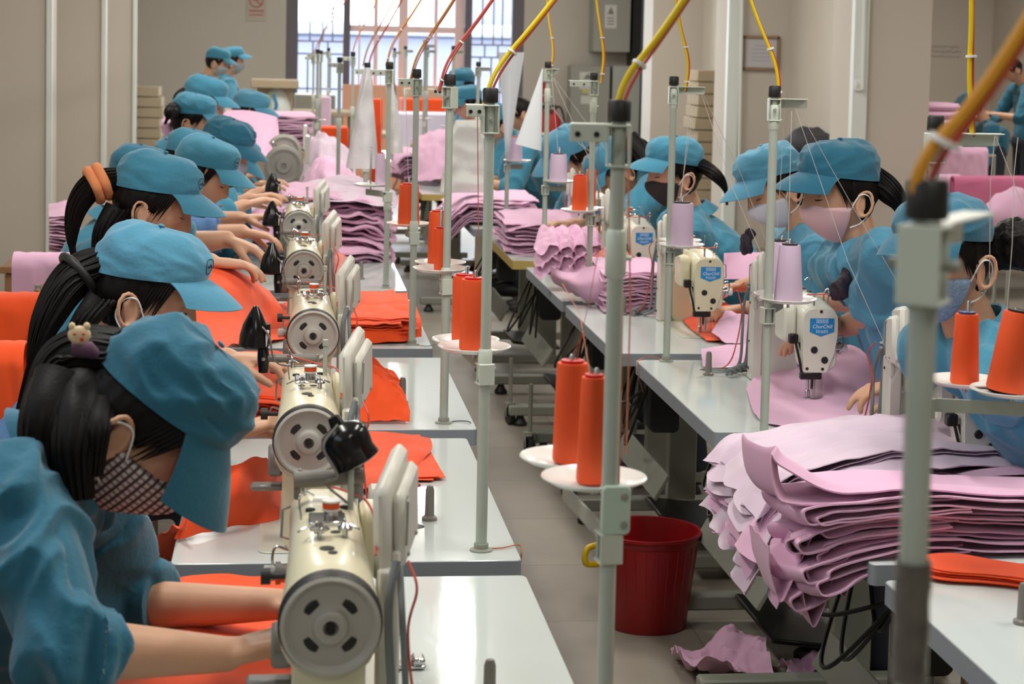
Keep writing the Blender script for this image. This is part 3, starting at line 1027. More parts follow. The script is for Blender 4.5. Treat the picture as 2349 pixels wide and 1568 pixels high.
# ------------------------------------------------------------------ thread stands, left row
def rel(base, px, py, Y):
    p = at(px, py, Y)
    return (p.x - base[0], p.y - base[1], p.z)
LG, RG = 'thread stands of the left row', 'thread stands of the right row'
B0 = (.421, 1.20, TZ)
make_stand('tall thread stand out of focus closest to the camera', B0, 1.600, (.75, 1, 0), .115, group=LG, joint=.95, r=.0108, tape=(1.27, 1.352))
overlock('grey overlock machine with a dished wheel beside the propped pink cloth', (-.012, 11.25, TZ + .06), RZL)
overlock('grey overlock machine in front of the other one, far left row', (-.012, 10.0, TZ + .06), RZL)
B1 = (.409, 2.30, TZ)
make_stand('tall thread stand carrying the two large orange spools in the middle', B1, 1.618, (-1, .12, 0), .052, [rel(B1, 1362, 1112, 2.37) + (.069,), rel(B1, 1306, 1064, 2.53) + (.069,)], group=LG, joint=1.45, clamp=True)
B2 = (.367, 3.404, TZ)
make_stand('thread stand with wide white plates at the far corner of the nearest left table', B2, 1.605, (-1, -.1, 0), .036, [rel(B2, 1088, 806, 3.47) + (.069,), rel(B2, 1068, 790, 3.60) + (.066,)], group=LG, joint=1.12)
B3 = (.394, 4.577, TZ)
make_stand('thread stand bearing an orange spool over the second left table', B3, 1.610, (-1, .9, 0), .03, [rel(B3, 1010, 624, 4.62) + (.069,), rel(B3, 1010, 610, 4.75) + (.066,)], group=LG, joint=1.13)
B4 = (.395, 5.791, TZ)
make_stand('thread stand with one orange spool left of the aisle, fourth from the camera', B4, 1.605, (-1, -.2, 0), .05, [rel(B4, 937, 519, 5.86) + (.069,)], group=LG, joint=1.13)
B5 = (.384, 7.15, TZ)
make_stand('thread stand beside the pink cloth heap with a plastic bag hanging by it', B5, 1.612, (-1, .2, 0), .06, [rel(B5, 850, 428, 7.25) + (.069,)], group=LG, joint=1.10)
for i, (px, py, Y, pt) in enumerate([(838, 452, 8.5, 148), (775, 430, 9.8, 135), (805, 440, 11.2, 122), (725, 400, 12.6, 116), (732, 395, 13.6, 118), (716, 380, 14.5, 124), (750, 380, 15.4, 112)]):
    b_ = on(px, py) if False else at(px, py, Y)
    b_.z = TZ
    make_stand('thin thread stand far back in the left row, %s pole from the left window mullion' % ['first', 'second', 'third', 'fourth', 'fifth', 'sixth', 'seventh'][i], b_, at(px, pt, Y).z, (-1, .2 * i - .5, 0), .06, [(0.0, .08, 1.16, .066)] if i in (0, 3) else (), group=LG)
# right row
C1 = at(2170, 900, 3.1); C1 = (1.112, 3.14, TZ)
make_stand('right thread stand holding the tilted orange spool on a steel arm', C1, 1.578, (1, .05, 0), .115, [rel(C1, 2215, 884, 3.20) + (.069,), rel(C1, 2322, 906, 3.10) + (.073,)], group=RG, joint=1.30)
C2 = (1.140, 4.334, TZ)
make_stand('right thread stand with two lilac spools before the worker in the pink mask', C2, 1.602, (1, -.15, 0), .07, [rel(C2, 1808, 694, 4.34) + (.069,), rel(C2, 1790, 683, 4.46) + (.066,)], group=RG, joint=1.55)
C3 = (1.138, 5.492, TZ)
make_stand('right thread stand with one lilac spool before the workers with tilted caps', C3, 1.603, (1, -.15, 0), .085, [rel(C3, 1563, 568, 5.49) + (.069,), rel(C3, 1560, 558, 5.6) + (.066,)], group=RG, joint=1.56)
C4 = (1.104, 6.754, TZ)
make_stand('right thread stand carrying two small orange spools', C4, 1.593, (-1, -.1, 0), .085, [rel(C4, 1328, 487, 6.74) + (.069,), rel(C4, 1345, 482, 6.86) + (.066,)], group=RG, joint=1.5)
C5 = (1.094, 7.901, TZ)
make_stand('right thread stand with a white paper strip taped to its top', C5, 1.62, (1, .3, 0), .04, [rel(C5, 1282, 420, 7.9) + (.069,)], group=RG, joint=1.5)
C6 = (1.079, 9.173, TZ)
make_stand('right thread stand wrapped in a white paper sheet', C6, 1.62, (1, .3, 0), .04, [rel(C6, 1186, 372, 9.17) + (.069,)], group=RG, joint=1.5)
for i, (px, py, Y, pt) in enumerate([(1092, 430, 10.6, 145), (1035, 400, 12, 108), (970, 392, 13.2, 95), (977, 300, 14.2, 108), (927, 300, 15, 108), (902, 300, 15.8, 112)]):
    b_ = at(px, py, Y)
    b_.z = TZ
    make_stand('thin thread stand far back in the right row, %s pole from the right window mullion' % ['first', 'second', 'third', 'fourth', 'fifth', 'sixth'][i], b_, at(px, pt, Y).z, (1, .2 * i - .5, 0), .06, [(0.0, .08, 1.16, .066)] if i in (0, 1, 2) else (), group=RG)
# ------------------------------------------------------------------ spools
SG = 'cones of orange thread'
PG = 'cones of lilac thread'
spool(1357, 1128, 2.37, .137, .0205, .0165, 'o', 'orange thread spool in front of its twin, half hidden by the middle pole', group=SG, loc=Vector((B1[0], B1[1], 0)) + Vector(rel(B1, 1357, 1112, 2.37)) + Vector((0, 0, .004)))
def put(px, B, prel, *a, **k):
    q = rel(B, *prel)
    spool(0, 0, 0, *a, loc=Vector((B[0] + q[0] + k.pop('dx', 0), B[1] + q[1], q[2] + .004)), **k)
put(0, B1, (1308, 1064, 2.53), .137, .0250, .0215, 'o', 'orange thread spool with a red rim standing on the left big plate', group=SG)
put(0, B2, (1085, 806, 3.47), .132, .0265, .0245, 'o', 'front orange thread spool on the second stand, pole crossing it', group=SG)
put(0, B2, (1062, 790, 3.60), .130, .0225, .0225, 'o', 'rear orange thread spool on the second stand, lid just above its neighbour', group=SG)
put(0, B3, (1013, 624, 4.62), .105, .0195, .0215, 'o', 'bright orange thread spool with yellow foot on the third stand', group=SG)
put(0, B3, (1007, 610, 4.75), .135, .0300, .0275, 'o', 'broad orange thread spool behind the brighter one on the third stand', group=SG)
put(0, B4, (937, 519, 5.86), .128, .0345, .030, 'o', 'single orange thread spool beside the pink cloth heap, fourth stand', group=SG)
put(0, B5, (872, 428, 7.25), .125, .020, .018, 'p', 'faded pink thread spool on the fifth stand of the left row', group=PG)
put(0, C1, (2212, 884, 3.20), .125, .0255, .0205, 'o', 'orange thread spool with a blue lid on the right stand', group=SG, core='bluecore')
put(0, C1, (2306, 900, 3.10), .138, .034, .0265, 'o', 'big orange thread spool leaning at the right edge of the picture', group=SG, tilt=(.02, .13), core='rubber')
put(0, C2, (1808, 694, 4.34), .134, .0345, .0255, 'p', 'front lilac thread spool with a black lid near the worker in the pink mask', group=PG, core='rubber')
put(0, C2, (1782, 683, 4.46), .135, .0290, .025, 'p', 'rear lilac thread spool half hidden behind its black lidded neighbour', group=PG, core='rubber')
put(0, C3, (1562, 568, 5.49), .130, .0365, .034, 'p', 'lilac thread spool standing beside the masked worker with raised cap', group=PG, core='rubber')
put(0, C4, (1328, 487, 6.74), .130, .0265, .0235, 'o', 'left one of the two small orange thread spools on the right row', group=SG)
put(0, C4, (1355, 475, 6.86), .135, .0180, .0175, 'o', 'ribbed orange thread spool behind its small neighbour on the right row', group=SG)
put(0, C5, (1280, 420, 7.9), .120, .040, .034, 'p', 'lilac thread spool right of the white paper cone', group=PG, core='rubber')
put(0, C6, (1180, 372, 9.17), .120, .040, .034, 'p', 'lilac thread spool behind the tip of the white paper cone', group=PG)
# ------------------------------------------------------------------ people
def cl(v, a=0., b=1.): return max(a, min(b, v))
def ss(a, b, v):
    t = cl((v - a) / (b - a))
    return t * t * (3 - 2 * t)
def gs(v, s): return math.exp(-(v / s) ** 2)
def skull(d, face=True):
    x, y, z = d
    p = Vector((x * .074, y * .094, z * .112))
    if p.z < 0:
        k = -p.z / .112
        p.x *= 1 - .36 * k ** 1.6
        p.y *= (1 - .5 * k) if p.y < 0 else (1 - .10 * k)
        if p.y > 0: p.y += .006 * k
    if p.y > 0:
        p.y += .004 * gs(p.z - .035, .03) * gs(p.x, .05)
        p.x *= 1 - .06 * ss(.02, .09, p.y)
        if face:
            zz = p.z
            nose = ss(.012, -.034, zz) * ss(-.050, -.038, zz)
            w = .008 + .007 * ss(-.01, -.04, zz)
            p.y += (.004 * gs(zz - .0, .02) + .021 * nose) * gs(p.x, w)
            p.y -= .009 * gs(abs(p.x) - .031, .013) * gs(zz - .002, .012)
            p.y += .005 * gs(p.x, .019) * (gs(zz + .062, .005) + gs(zz + .072, .005))
            p.y += .006 * gs(p.x, .018) * gs(zz + .100, .012)
            p.x += math.copysign(.003, p.x) * gs(zz + .022, .02) * ss(.03, .07, p.y)
    return p
def sphere_dirs(n, k):
    out = []
    for i in range(k + 1):
        t = PI * i / k
        for j in range(n):
            a = 2 * PI * j / n
            out.append((math.sin(t) * math.sin(a), math.sin(t) * math.cos(a), math.cos(t)))
    fs = [(i * n + j, (i + 1) * n + j, (i + 1) * n + (j + 1) % n, i * n + (j + 1) % n) for i in range(k) for j in range(n)]
    return out, fs
_SD = sphere_dirs(96, 72)
_SDL = sphere_dirs(40, 30)
def remesh(me, vox, it=4, fac=.5):
    o = bpy.data.objects.new('tmp', me)
    COL.objects.link(o)
    r = o.modifiers.new('r', 'REMESH')
    r.mode = 'VOXEL'
    r.voxel_size = vox
    if it:
        s_ = o.modifiers.new('s', 'SMOOTH')
        s_.factor = fac
        s_.iterations = it
    dg = bpy.context.evaluated_depsgraph_get()
    out = bpy.data.meshes.new_from_object(o.evaluated_get(dg))
    bpy.data.objects.remove(o)
    bpy.data.meshes.remove(me)
    out.polygons.foreach_set('use_smooth', [True] * len(out.polygons))
    return out
def displace(me, fn):
    n = len(me.vertices)
    co_ = np.empty(n * 3)
    me.vertices.foreach_get('co', co_)
    co_ = co_.reshape(-1, 3)
    nn = np.empty(n * 3)
    me.vertices.foreach_get('normal', nn)
    nn = nn.reshape(-1, 3)
    d = np.array([fn(Vector(p)) for p in co_])
    co_ += nn * d[:, None]
    me.vertices.foreach_set('co', co_.ravel())
    me.update()
def folds(amp, f=7, seed=0, ax=None):
    of = Vector((seed * 3.1, seed * 1.7, seed * .9))
    def fn(p):
        q = Vector((p.x * f + p.z * f * .45, p.y * f, p.z * f * .55 - p.x * f * .3)) + of
        w = noise.noise(q * .6) * 1.3
        q2 = q + Vector((w, w * .6, -w))
        a = max(-.4, 1 - abs(noise.noise(q2)) * 3.2)
        c = 1 - abs(noise.noise(q2 * 2.1 + Vector((5, 2, 8)))) * 2.4
        return max(amp * (a * .8 + c * .35 - .35), -.007)
    return fn
def add_object(name, me, m_, parent):
    me.materials.clear()
    me.materials.append(m_)
    o = bpy.data.objects.new(name, me)
    COL.objects.link(o)
    o.parent = parent
    o.location = -Vector(parent.location)
    return o
def hand(b, w, d, n, side, curl=.35, s=1.0, spread=.06, pinch=0):
    "w wrist, d finger direction, n palm-facing direction, side +1: thumb at d x n"
    d = Vector(d).normalized()
    n = Vector(n)
    n = (n - d * n.dot(d)).normalized()
    t = d.cross(n).normalized() * side
    L = .082 * s
    off = [.028, .0095, -.009, -.026]
    ln = [.062, .069, .064, .050]
    ra = [.0098, .0100, .0095, .0085]
    b.ellip(w + d * .035 * s, (.001, .001, .001), 6)
    for i in range(4):
        kx = off[i] * s
        base = w + t * kx * .55
        kn = w + d * (L - abs(i - 1.2) * .004 * s) + t * kx
        b.tube([base - d * .01 * s, base.lerp(kn, .5), kn], [.013 * s, .0125 * s, .0105 * s], 10)
        b.ellip(kn, (.0100 * s,) * 3, 8)
        ang = curl * (.55 + .12 * i) + (pinch * (.7 if i == 0 else .2))
        dirv = (d + t * spread * (1.5 - i)).normalized()
        p = kn
        for sgm, fr in enumerate((.45, .32, .23)):
            dirv = (dirv * math.cos(ang) + n * math.sin(ang)).normalized() if sgm == 0 else (Matrix.Rotation(ang * 1.1, 3, dirv.cross(n).normalized()) @ dirv)
            q = p + dirv * ln[i] * fr * s
            b.tube([p, q], [ra[i] * s * (1 - .08 * sgm), ra[i] * s * (.92 - .09 * sgm)], 10)
            b.ellip(q, (ra[i] * s * (.92 - .09 * sgm),) * 3, 8)
            p = q
    b.tube([w + d * .005 - n * .0, w + d * .07 * s], [.020 * s, .024 * s], 12, flat=.55, flatdir=n)
    # thumb from the side of the palm
    r0 = w + d * .022 * s + t * .018 * s + n * .004
    d1 = (d * .62 + t * .62 + n * .35).normalized()
    p1 = r0 + d1 * .036 * s
    d2 = (d * .85 + t * .25 + n * (.3 + .4 * pinch)).normalized()
    p2 = p1 + d2 * .030 * s
    d3 = (d * .9 - t * .05 + n * (.35 + .5 * pinch)).normalized()
    p3 = p2 + d3 * .024 * s
    b.tube([r0, p1, p2, p3], [.0145 * s, .0118 * s, .0100 * s, .0082 * s], 10)
    for q, r in ((r0, .0145), (p1, .0118), (p2, .0100), (p3, .0082)):
        b.ellip(q, (r * s,) * 3, 8)
def limb(b, pts, rad, n=18):
    b.tube(pts, rad, n)
    for p, r in zip(pts, rad):
        b.ellip(p, (r, r, r), 14)
def ik(S, Wp, la, lb, pole):
    v = Wp - S
    D = v.length
    if D > (la + lb) * .995:
        k = D / ((la + lb) * .995)
        la, lb = la * k, lb * k
    u = v.normalized()
    x = (la * la - lb * lb + D * D) / (2 * D)
    h_ = math.sqrt(max(0, la * la - x * x))
    pl = Vector(pole)
    pl = (pl - u * pl.dot(u)).normalized()
    return S + u * x + pl * h_
def check_mat():
    m = mat('checked_cotton', (225, 220, 220), .9)
    nt = m.node_tree
    b = nt.nodes['Principled BSDF']
    at_ = nt.nodes.new('ShaderNodeAttribute')
    at_.attribute_name = 'hc'
    sp = nt.nodes.new('ShaderNodeSeparateXYZ')
    nt.links.new(at_.outputs['Vector'], sp.inputs[0])
    def line(out, scale, off, width):
        a = nt.nodes.new('ShaderNodeMath'); a.operation = 'MULTIPLY_ADD'
        a.inputs[1].default_value = scale; a.inputs[2].default_value = off
        nt.links.new(out, a.inputs[0])
        f = nt.nodes.new('ShaderNodeMath'); f.operation = 'FRACT'
        nt.links.new(a.outputs[0], f.inputs[0])
        l = nt.nodes.new('ShaderNodeMath'); l.operation = 'LESS_THAN'
        l.inputs[1].default_value = width
        nt.links.new(f.outputs[0], l.inputs[0])
        return l.outputs[0]
    l1 = line(sp.outputs[1], 95, 100.0, .42)
    l2 = line(sp.outputs[2], 120, 100.0, .40)
    def mixc(fac, a, c2, amt):
        mm = nt.nodes.new('ShaderNodeMath'); mm.operation = 'MULTIPLY'
        mm.inputs[1].default_value = amt
        nt.links.new(fac, mm.inputs[0])
        mx = nt.nodes.new('ShaderNodeMix'); mx.data_type = 'RGBA'
        nt.links.new(mm.outputs[0], mx.inputs[0])
        if isinstance(a, tuple): mx.inputs[6].default_value = a
        else: nt.links.new(a, mx.inputs[6])
        mx.inputs[7].default_value = c2
        return mx.outputs[2]
    c = mixc(l1, lin((214, 206, 206)), lin((34, 26, 34)), .9)
    c = mixc(l2, c, lin((92, 52, 60)), .68)
    nt.links.new(c, b.inputs['Base Color'])
    return m
M['check'] = check_mat()
M['mpink'] = mat('pale_pink_mask', (226, 186, 190), .9, bump=(300, .2, .001))
M['mwhite'] = mat('white_mask', (210, 212, 222), .85, bump=(300, .2, .001))
M['mgrey'] = mat('silver_grey_mask', (170, 176, 180), .7, bump=(120, .3, .003), var=(30, .3))
M['mdark'] = mat('dark_mask', (52, 46, 46), .85)
M['mblue'] = mat('blue_denim_mask', (66, 104, 148), .9, var=(60, .35))
M['mflower'] = mat('blue_flowered_mask', (150, 176, 204), .9, var=(160, .6))
M['peach'] = mat('peach_scrunchie', (232, 146, 96), .9, bump=(60, .5, .004))
M['cuffb'] = mat('blue_shirt_cloth', (84, 122, 170), .9, bump=(120, .3, .004))
def shell(fn_off, name, m_, parent, Mh, dirs=_SDL, base=lambda d: skull(d, False), attr=False, thick=False):
    vs, loc = [], []
    for d in dirs[0]:
        p = base(d)
        n = Vector((p.x / .074 ** 2, p.y / .094 ** 2, p.z / .112 ** 2)).normalized()
        q = p + n * fn_off(p, Vector(d))
        loc.append(q)
        vs.append(Mh @ q)
    me = bpy.data.meshes.new(name)
    me.from_pydata([tuple(v) for v in vs], [], dirs[1])
    if attr:
        a = me.attributes.new('hc', 'FLOAT_VECTOR', 'POINT')
        a.data.foreach_set('vector', np.array([tuple(q) for q in loc]).ravel())
    bm = bmesh.new(); bm.from_mesh(me)
    bmesh.ops.recalc_face_normals(bm, faces=bm.faces)
    bm.to_mesh(me); bm.free()
    me.polygons.foreach_set('use_smooth', [True] * len(me.polygons))
    return add_object(name, me, m_, parent)
def make_cap(parent, Mh, m_, wr=.002, seed=0, low=False, emblem=False, hires=True, tall=.0, vis=1.0, vdrop=0.):
    na, nt_ = (108, 30) if hires else (48, 14)
    top = .138 + tall
    def rimz(a):
        c = math.cos(a)          # +1 at the front
        return .043 + .018 * c
    def crown(u, v):
        a = 2 * PI * u
        c, s_ = math.cos(a), math.sin(a)
        e = 2.7 + .9 * cl(c) + .3 * abs(s_)
        t = v
        zr = rimz(a)
        r = (1 - t ** e) ** (1 / e) if t < 1 else 0
        bul = 1 + .035 * math.sin(PI * t)
        rx, ry = .0825 * bul, (.1035 if c > 0 else .104) * bul
        p = Vector((rx * s_ * r, ry * c * r, zr + (top - zr) * t - (1 - r) * .0 - .006 * (1 - abs(c)) * t))
        p.y -= .006 * t
        for k in range(6):
            da = (a - k * PI / 3 + PI) % (2 * PI) - PI
            p *= 1 - .008 * gs(da, .035) * (1 - t ** 4)
        q = p * 16 + Vector((seed * 2.3, seed, 0))
        w = 1 - abs(noise.noise(q)) * 2.4
        w2 = 1 - abs(noise.noise(Vector((q.x * 1.5, q.y * .8, q.z * 2.4)) + Vector((4, 4, 4)))) * 2
        p += p.normalized() * wr * 1.5 * (w + .7 * w2 - .7) * min(1, 4 * v + .2)
        return Mh @ p
    b = MB()
    b.grid(crown, na, nt_, .0022, True)
    me = b.mesh('cap', m_, 50)
    cap_ = add_object('cap', me, m_, parent)
    # visor
    def visor(u, v):
        a = (u - .5) * 2 * math.radians(66)
        rim = Vector((.083 * math.sin(a), .1045 * math.cos(a), rimz(a) + .004))
        x2 = .090 * math.sin(a * 1.12)
        y2 = .048 + (.135 * vis) * max(0, math.cos(a * 1.12)) ** 1.05
        out = Vector((x2, max(y2, rim.y), rimz(0) - .012 - .018 - vdrop))
        p = rim.lerp(out, v ** .9)
        p.z -= 2.2 * p.x ** 2 * (.35 + .65 * v) - .004 * math.sin(PI * v)
        return Mh @ p
    b = MB()
    b.grid(visor, 33 if hires else 17, 12 if hires else 6, .003)
    add_object('visor', b.mesh('visor', m_, 60), m_, cap_).location = (0, 0, 0)
    b = MB().ellip((0, 0, 0), (.0065, .0065, .003), 10, Mh.to_3x3())
    b.v = [Vector(p) + (Mh @ Vector((0, -.006, top + .001))) for p in b.v]
    add_object('cap_button', b.mesh('cap_button', m_, 60), m_, cap_).location = (0, 0, 0)
    if emblem:
        b = MB()
        c0 = Mh @ crownpt(Mh, crown, .045, .40)
        ring = []
        for k in range(24):
            an = 2 * PI * k / 24
            ring.append(crown((.045 + .028 * math.cos(an)) % 1, .40 + .17 * math.sin(an)))
        cen = Mh @ Vector((0, 0, .06))
        ring = [p + (p - cen).normalized() * .0022 for p in ring]
        b.tube(ring, .0007, 6, closed=True)
        ln = [crown((.045 + .016 * (k - 2) / 2) % 1, .36 + .04 * ((k * 7) % 3)) for k in range(5)]
        b.tube([p + (p - cen).normalized() * .0022 for p in ln], .0011, 6)
        add_object('cap_emblem', b.mesh('cap_emblem', M['trou'], 60), emblem if not isinstance(emblem, bool) else M['trou'], cap_).location = (0, 0, 0)
    return cap_
def crownpt(Mh, crown, u, v): return Vector((0, 0, 0))

def person(label, ear, Y, face='L', pitch=25, yaw=0, roll=0, cap='teal', mask=None, shirt='teal', pony=None, bun=None, tie=None,
           wr=None, wl=None, pelvis=None, neck=None, shr=None, shl=None, er=None, el=None, sleeve=.25, vox=.005, hires=False, seed=1, standing=False,
           hairm='hair', curl=.36, emblem=False, capw=.0025, hd=None, hn=(0, 0, -1), stand_h=None, group=None, cuffs=None, scale=1.0, low=False, tall=0, vis=1.0, visdrop=0., pinch=.4, ear_is_center=False, lowhair=False, ring=False, nocap=False, amp=.010, hdr=None, hdl=None, mbig=0., clip=None, scarf=None):
    s = 1 if face == 'L' else -1
    # head frame
    fw = Vector((s, 0, 0))
    up = Vector((0, 0, 1))
    rgt = fw.cross(up)
    B = Matrix((rgt, fw, up)).transposed()
    R3 = B @ Matrix.Rotation(math.radians(yaw), 3, 'Z') @ Matrix.Rotation(math.radians(-pitch), 3, 'X') @ Matrix.Rotation(math.radians(roll), 3, 'Y')
    E_ = at(ear[0], ear[1], Y)
    near = 1 if s > 0 else -1           # which local side faces the camera
    Hc = E_ - (R3 @ Vector((near * .078, -.010, -.018)) * scale if not ear_is_center else Vector())
    Mh = Matrix.Translation(Hc) @ (R3 * scale).to_4x4()
    UPH, FWH = R3 @ Vector((0, 0, 1)), R3 @ Vector((0, 1, 0))
    nb = Vector(neck) if neck else Hc - UPH * .115 + Vector((-s * .075, 0, -.045))
    if pelvis is None:
        pelvis = Vector((nb.x - s * (.16 if not standing else .03), nb.y, .50 if not standing else .92))
    pelvis = Vector(pelvis)
    if not standing:
        pelvis.x = min(pelvis.x, -.46) if s > 0 else max(pelvis.x, 1.93)
    grp = group
    t = thing('person', label, 'person', (pelvis.x, pelvis.y, 0), 0, grp)
    side = Vector((0, -s, 0))           # person's right
    chest = nb.lerp(pelvis, .42) + Vector((-s * .02, 0, .0))
    SR = Vector(shr) if shr else nb + side * .165 + Vector((s * .035, 0, -.05))
    SL = Vector(shl) if shl else nb - side * .165 + Vector((s * .035, 0, -.05))
    WR = Vector(wr) if wr else nb + side * .12 + Vector((s * .33, 0, -.26))
    WL = Vector(wl) if wl else nb - side * .12 + Vector((s * .33, 0, -.26))
    ER = Vector(er) if er else ik(SR, WR, .285, .25, side * .9 + Vector((-s * .7, 0, -.55)))
    EL = Vector(el) if el else ik(SL, WL, .285, .25, -side * .9 + Vector((-s * .7, 0, -.55)))
    # ---- body: one skin surface
    b = MB()
    dirs = _SD if hires else _SDL
    b.add([Mh @ skull(d) for d in dirs[0]], dirs[1])
    for sx in (-1, 1):
        ar = []
        for k in range(14):
            an = 2 * PI * k / 14
            yy, zz = .017 * math.cos(an), .030 * math.sin(an)
            ar.append(Mh @ Vector((sx * (.0745 + .009 * (1 - math.cos(an)) + .002), -.018 + yy - zz * .12, -.018 + zz - .003 * math.cos(an))))
        b.tube(ar, .0048 * scale, 8, closed=True)
        b.ellip(Mh @ Vector((sx * .076, -.014, -.02)), (.004, .015, .026), 12, R3)
        b.ellip(Mh @ Vector((sx * .076, -.010, -.047)), (.005, .008, .008), 10, R3)
        b.ellip(Mh @ Vector((sx * .031, .075, .0)), (.0125, .010, .0105), 12, R3)
    ntop = Mh @ Vector((0, -.022, -.055))
    limb(b, [nb + Vector((0, 0, -.03)), nb.lerp(ntop, .5), ntop], [.062, .052, .053])
    def torso(b, gr):
        path = bez([pelvis, chest + Vector((-s * .02, 0, -.05)), nb + Vector((0, 0, -.02))], 8)
        k = len(path)
        prof = [(0, .15, .11), (.15, .165, .12), (.35, .145, .105), (.62, .165, .12), (.82, .175, .105), (.93, .13, .08), (1, .065, .06)]
        vs, fs, n = [], [], 24
        for i, p in enumerate(path):
            f_ = i / (k - 1)
            for a0, a1 in zip(prof, prof[1:]):
                if a0[0] <= f_ <= a1[0] + 1e-6:
                    q = (f_ - a0[0]) / (a1[0] - a0[0])
                    w_, d_ = a0[1] + (a1[1] - a0[1]) * q + gr, a0[2] + (a1[2] - a0[2]) * q + gr
            tv = (path[min(i + 1, k - 1)] - path[max(i - 1, 0)]).normalized()
            fr = side.cross(tv).normalized()
            for j in range(n):
                an = 2 * PI * j / n
                vs.append(p + side * math.cos(an) * w_ + fr * math.sin(an) * d_)
        fs = [(i * n + j, i * n + (j + 1) % n, (i + 1) * n + (j + 1) % n, (i + 1) * n + j) for i in range(k - 1) for j in range(n)]
        fs += [tuple(range(n - 1, -1, -1)), tuple((k - 1) * n + j for j in range(n))]
        b.add(vs, fs)
        # shoulder yoke
        limb(b, [SR, nb.lerp(SR, .4) + Vector((0, 0, -.015)), nb.lerp(SL, .4) + Vector((0, 0, -.015)), SL], [.050 + gr, .062 + gr, .062 + gr, .050 + gr])
    torso(b, -.012)
    for S_, E2, W_, sd, hd_ in ((SR, ER, WR, 1, hdr), (SL, EL, WL, -1, hdl)):
        fa = (W_ - E2).normalized()
        limb(b, [S_, S_.lerp(E2, .5), E2], [.045, .042, .036])
        limb(b, [E2, E2.lerp(W_, .3), W_], [.037, .038, .024])
        hdv = Vector(hd_) if hd_ else (fa + Vector((s * .5, 0, -.05))).normalized()
        b.tube([W_ - fa * .02, W_ + hdv * .02], [.023, .020], 12)
        # thumb: the right hand palm down has it on the person's left
        tt = hdv.cross(Vector(hn))
        sg = 1 if tt.dot(-side if sd == 1 else side) > 0 else -1
        hand(b, W_ + hdv * .008, hdv, hn, sg, curl, .96 * scale, pinch=pinch)
    HR, HL = pelvis + side * .09, pelvis - side * .09
    if standing:
        legs = [([HR, HR + Vector((0, 0, -.44)), Vector((HR.x, HR.y, .08))],), ([HL, HL + Vector((0, 0, -.44)), Vector((HL.x, HL.y, .08))],)]
    else:
        legs = [([h, h + Vector((s * .40, 0, .0)) - side * (.02 * k), Vector((h.x + s * .36, h.y, .10))],) for k, h in ((1, HR), (-1, HL))]
    for (pts,) in legs:
        limb(b, pts, [.075, .055, .038])
        b.ellip(pts[-1] + Vector((s * .06, 0, -.045)), (.11, .042, .035), 14)
    me = remesh(b.mesh('body', M['skin'], 0), vox, 3 if hires else 2)
    add_object('body', me, M['skin'], t)
    # ---- shirt
    b = MB()
    torso(b, .012)
    for S_, E2, W_ in ((SR, ER, WR), (SL, EL, WL)):
        if sleeve >= 0:
            c_ = E2.lerp(W_, sleeve)
            limb(b, [S_, S_.lerp(E2, .5), E2], [.070, .070, .062])
            dirv = (c_ - E2).normalized() if sleeve > .02 else (E2 - S_).normalized()
            b.tube([E2, c_], [.060, .056], 20)
            b.tube([c_ - dirv * .035, c_ - dirv * .03, c_ - dirv * .004, c_], [.056, .063, .063, .058], 20)
        else:
            c_ = E2.lerp(S_, -sleeve)
            dirv = (E2 - S_).normalized()
            limb(b, [S_, S_.lerp(c_, .6)], [.066, .064])
            b.tube([S_.lerp(c_, .5), c_], [.064, .066], 20)
            b.tube([c_ - dirv * .035, c_ - dirv * .03, c_ - dirv * .004, c_], [.06, .070, .070, .064], 20)
    me = remesh(b.mesh('shirt', M['skin'], 0), vox * 1.25, 3)
    displace(me, folds(amp, 6.5, seed))
    shm = M[shirt]
    add_object('shirt', me, shm, t)
    # collar
    axn = (ntop - nb).normalized()
    u = side
    v_ = axn.cross(u).normalized()
    fdir = v_ if v_.x * s > 0 else -v_
    def colr(uu, vv):
        a = math.radians(25 + 310 * uu)
        rr = .066 + (.0 if vv < .35 else .030 * (vv - .35) / .65)
        hh = .012 + .030 * (vv / .35) if vv < .35 else .042 - .052 * (vv - .35) / .65
        hh -= .016 * gs(a - math.radians(25), .5) + .016 * gs(a - math.radians(335), .5)
        pt = (.55 if vv > .35 else 0) * .05 * (gs(a - math.radians(25), .35) + gs(a - math.radians(335), .35)) * (vv - .35)
        return nb + axn * (hh - pt) + (fdir * math.cos(a) * 1.05 + u * math.sin(a)) * rr
    b = MB().grid(colr, 40, 11, .003)
    add_object('collar', b.mesh('collar', shm, 60), shm, t)
    # trousers and shoes
    b = MB()
    for (pts,) in legs:
        limb(b, [pts[0], pts[1], pts[2] + Vector((0, 0, .0))], [.095, .072, .056], 14)
    b.ellip(pelvis, (.14, .17, .11), 16)
    me = remesh(b.mesh('trousers', M['trou'], 0), .014, 2)
    add_object('trousers', me, M['trou'], t)
    for (pts,) in legs:
        b = MB().ellip(pts[-1] + Vector((s * .06, 0, -.042)), (.125, .050, .040), 14)
        add_object('shoe', b.mesh('shoe', M['rubber'], 60), M['rubber'], t)
    # ---- hair
    def hoff(p, d):
        h_ = ss(.045, .062, p.z)
        bk = ss(.030, .004, p.y) * ss(-.035, -.012, p.z - .25 * max(0, -p.y))
        low_ = ss(-.012, -.035, p.y) * ss(-.098, -.075, p.z)
        k = max(h_, bk * ss(-.03, -.0, p.z + .0), low_)
        eargap = gs(p.y + .012, .02) * gs(p.z + .025, .028) * ss(.05, .066, abs(p.x))
        k = k * (1 - .95 * eargap)
        q = p * 60
        return -.008 + .0165 * k + (.0012 * math.sin(q.x * 3 + q.y * 5 + 3 * noise.noise(p * 30)) if k > .5 else 0)
    hr = shell(hoff, 'hair', M['hair'], t, Mh, _SD if hires else _SDL)
    rnd = random.Random(seed)
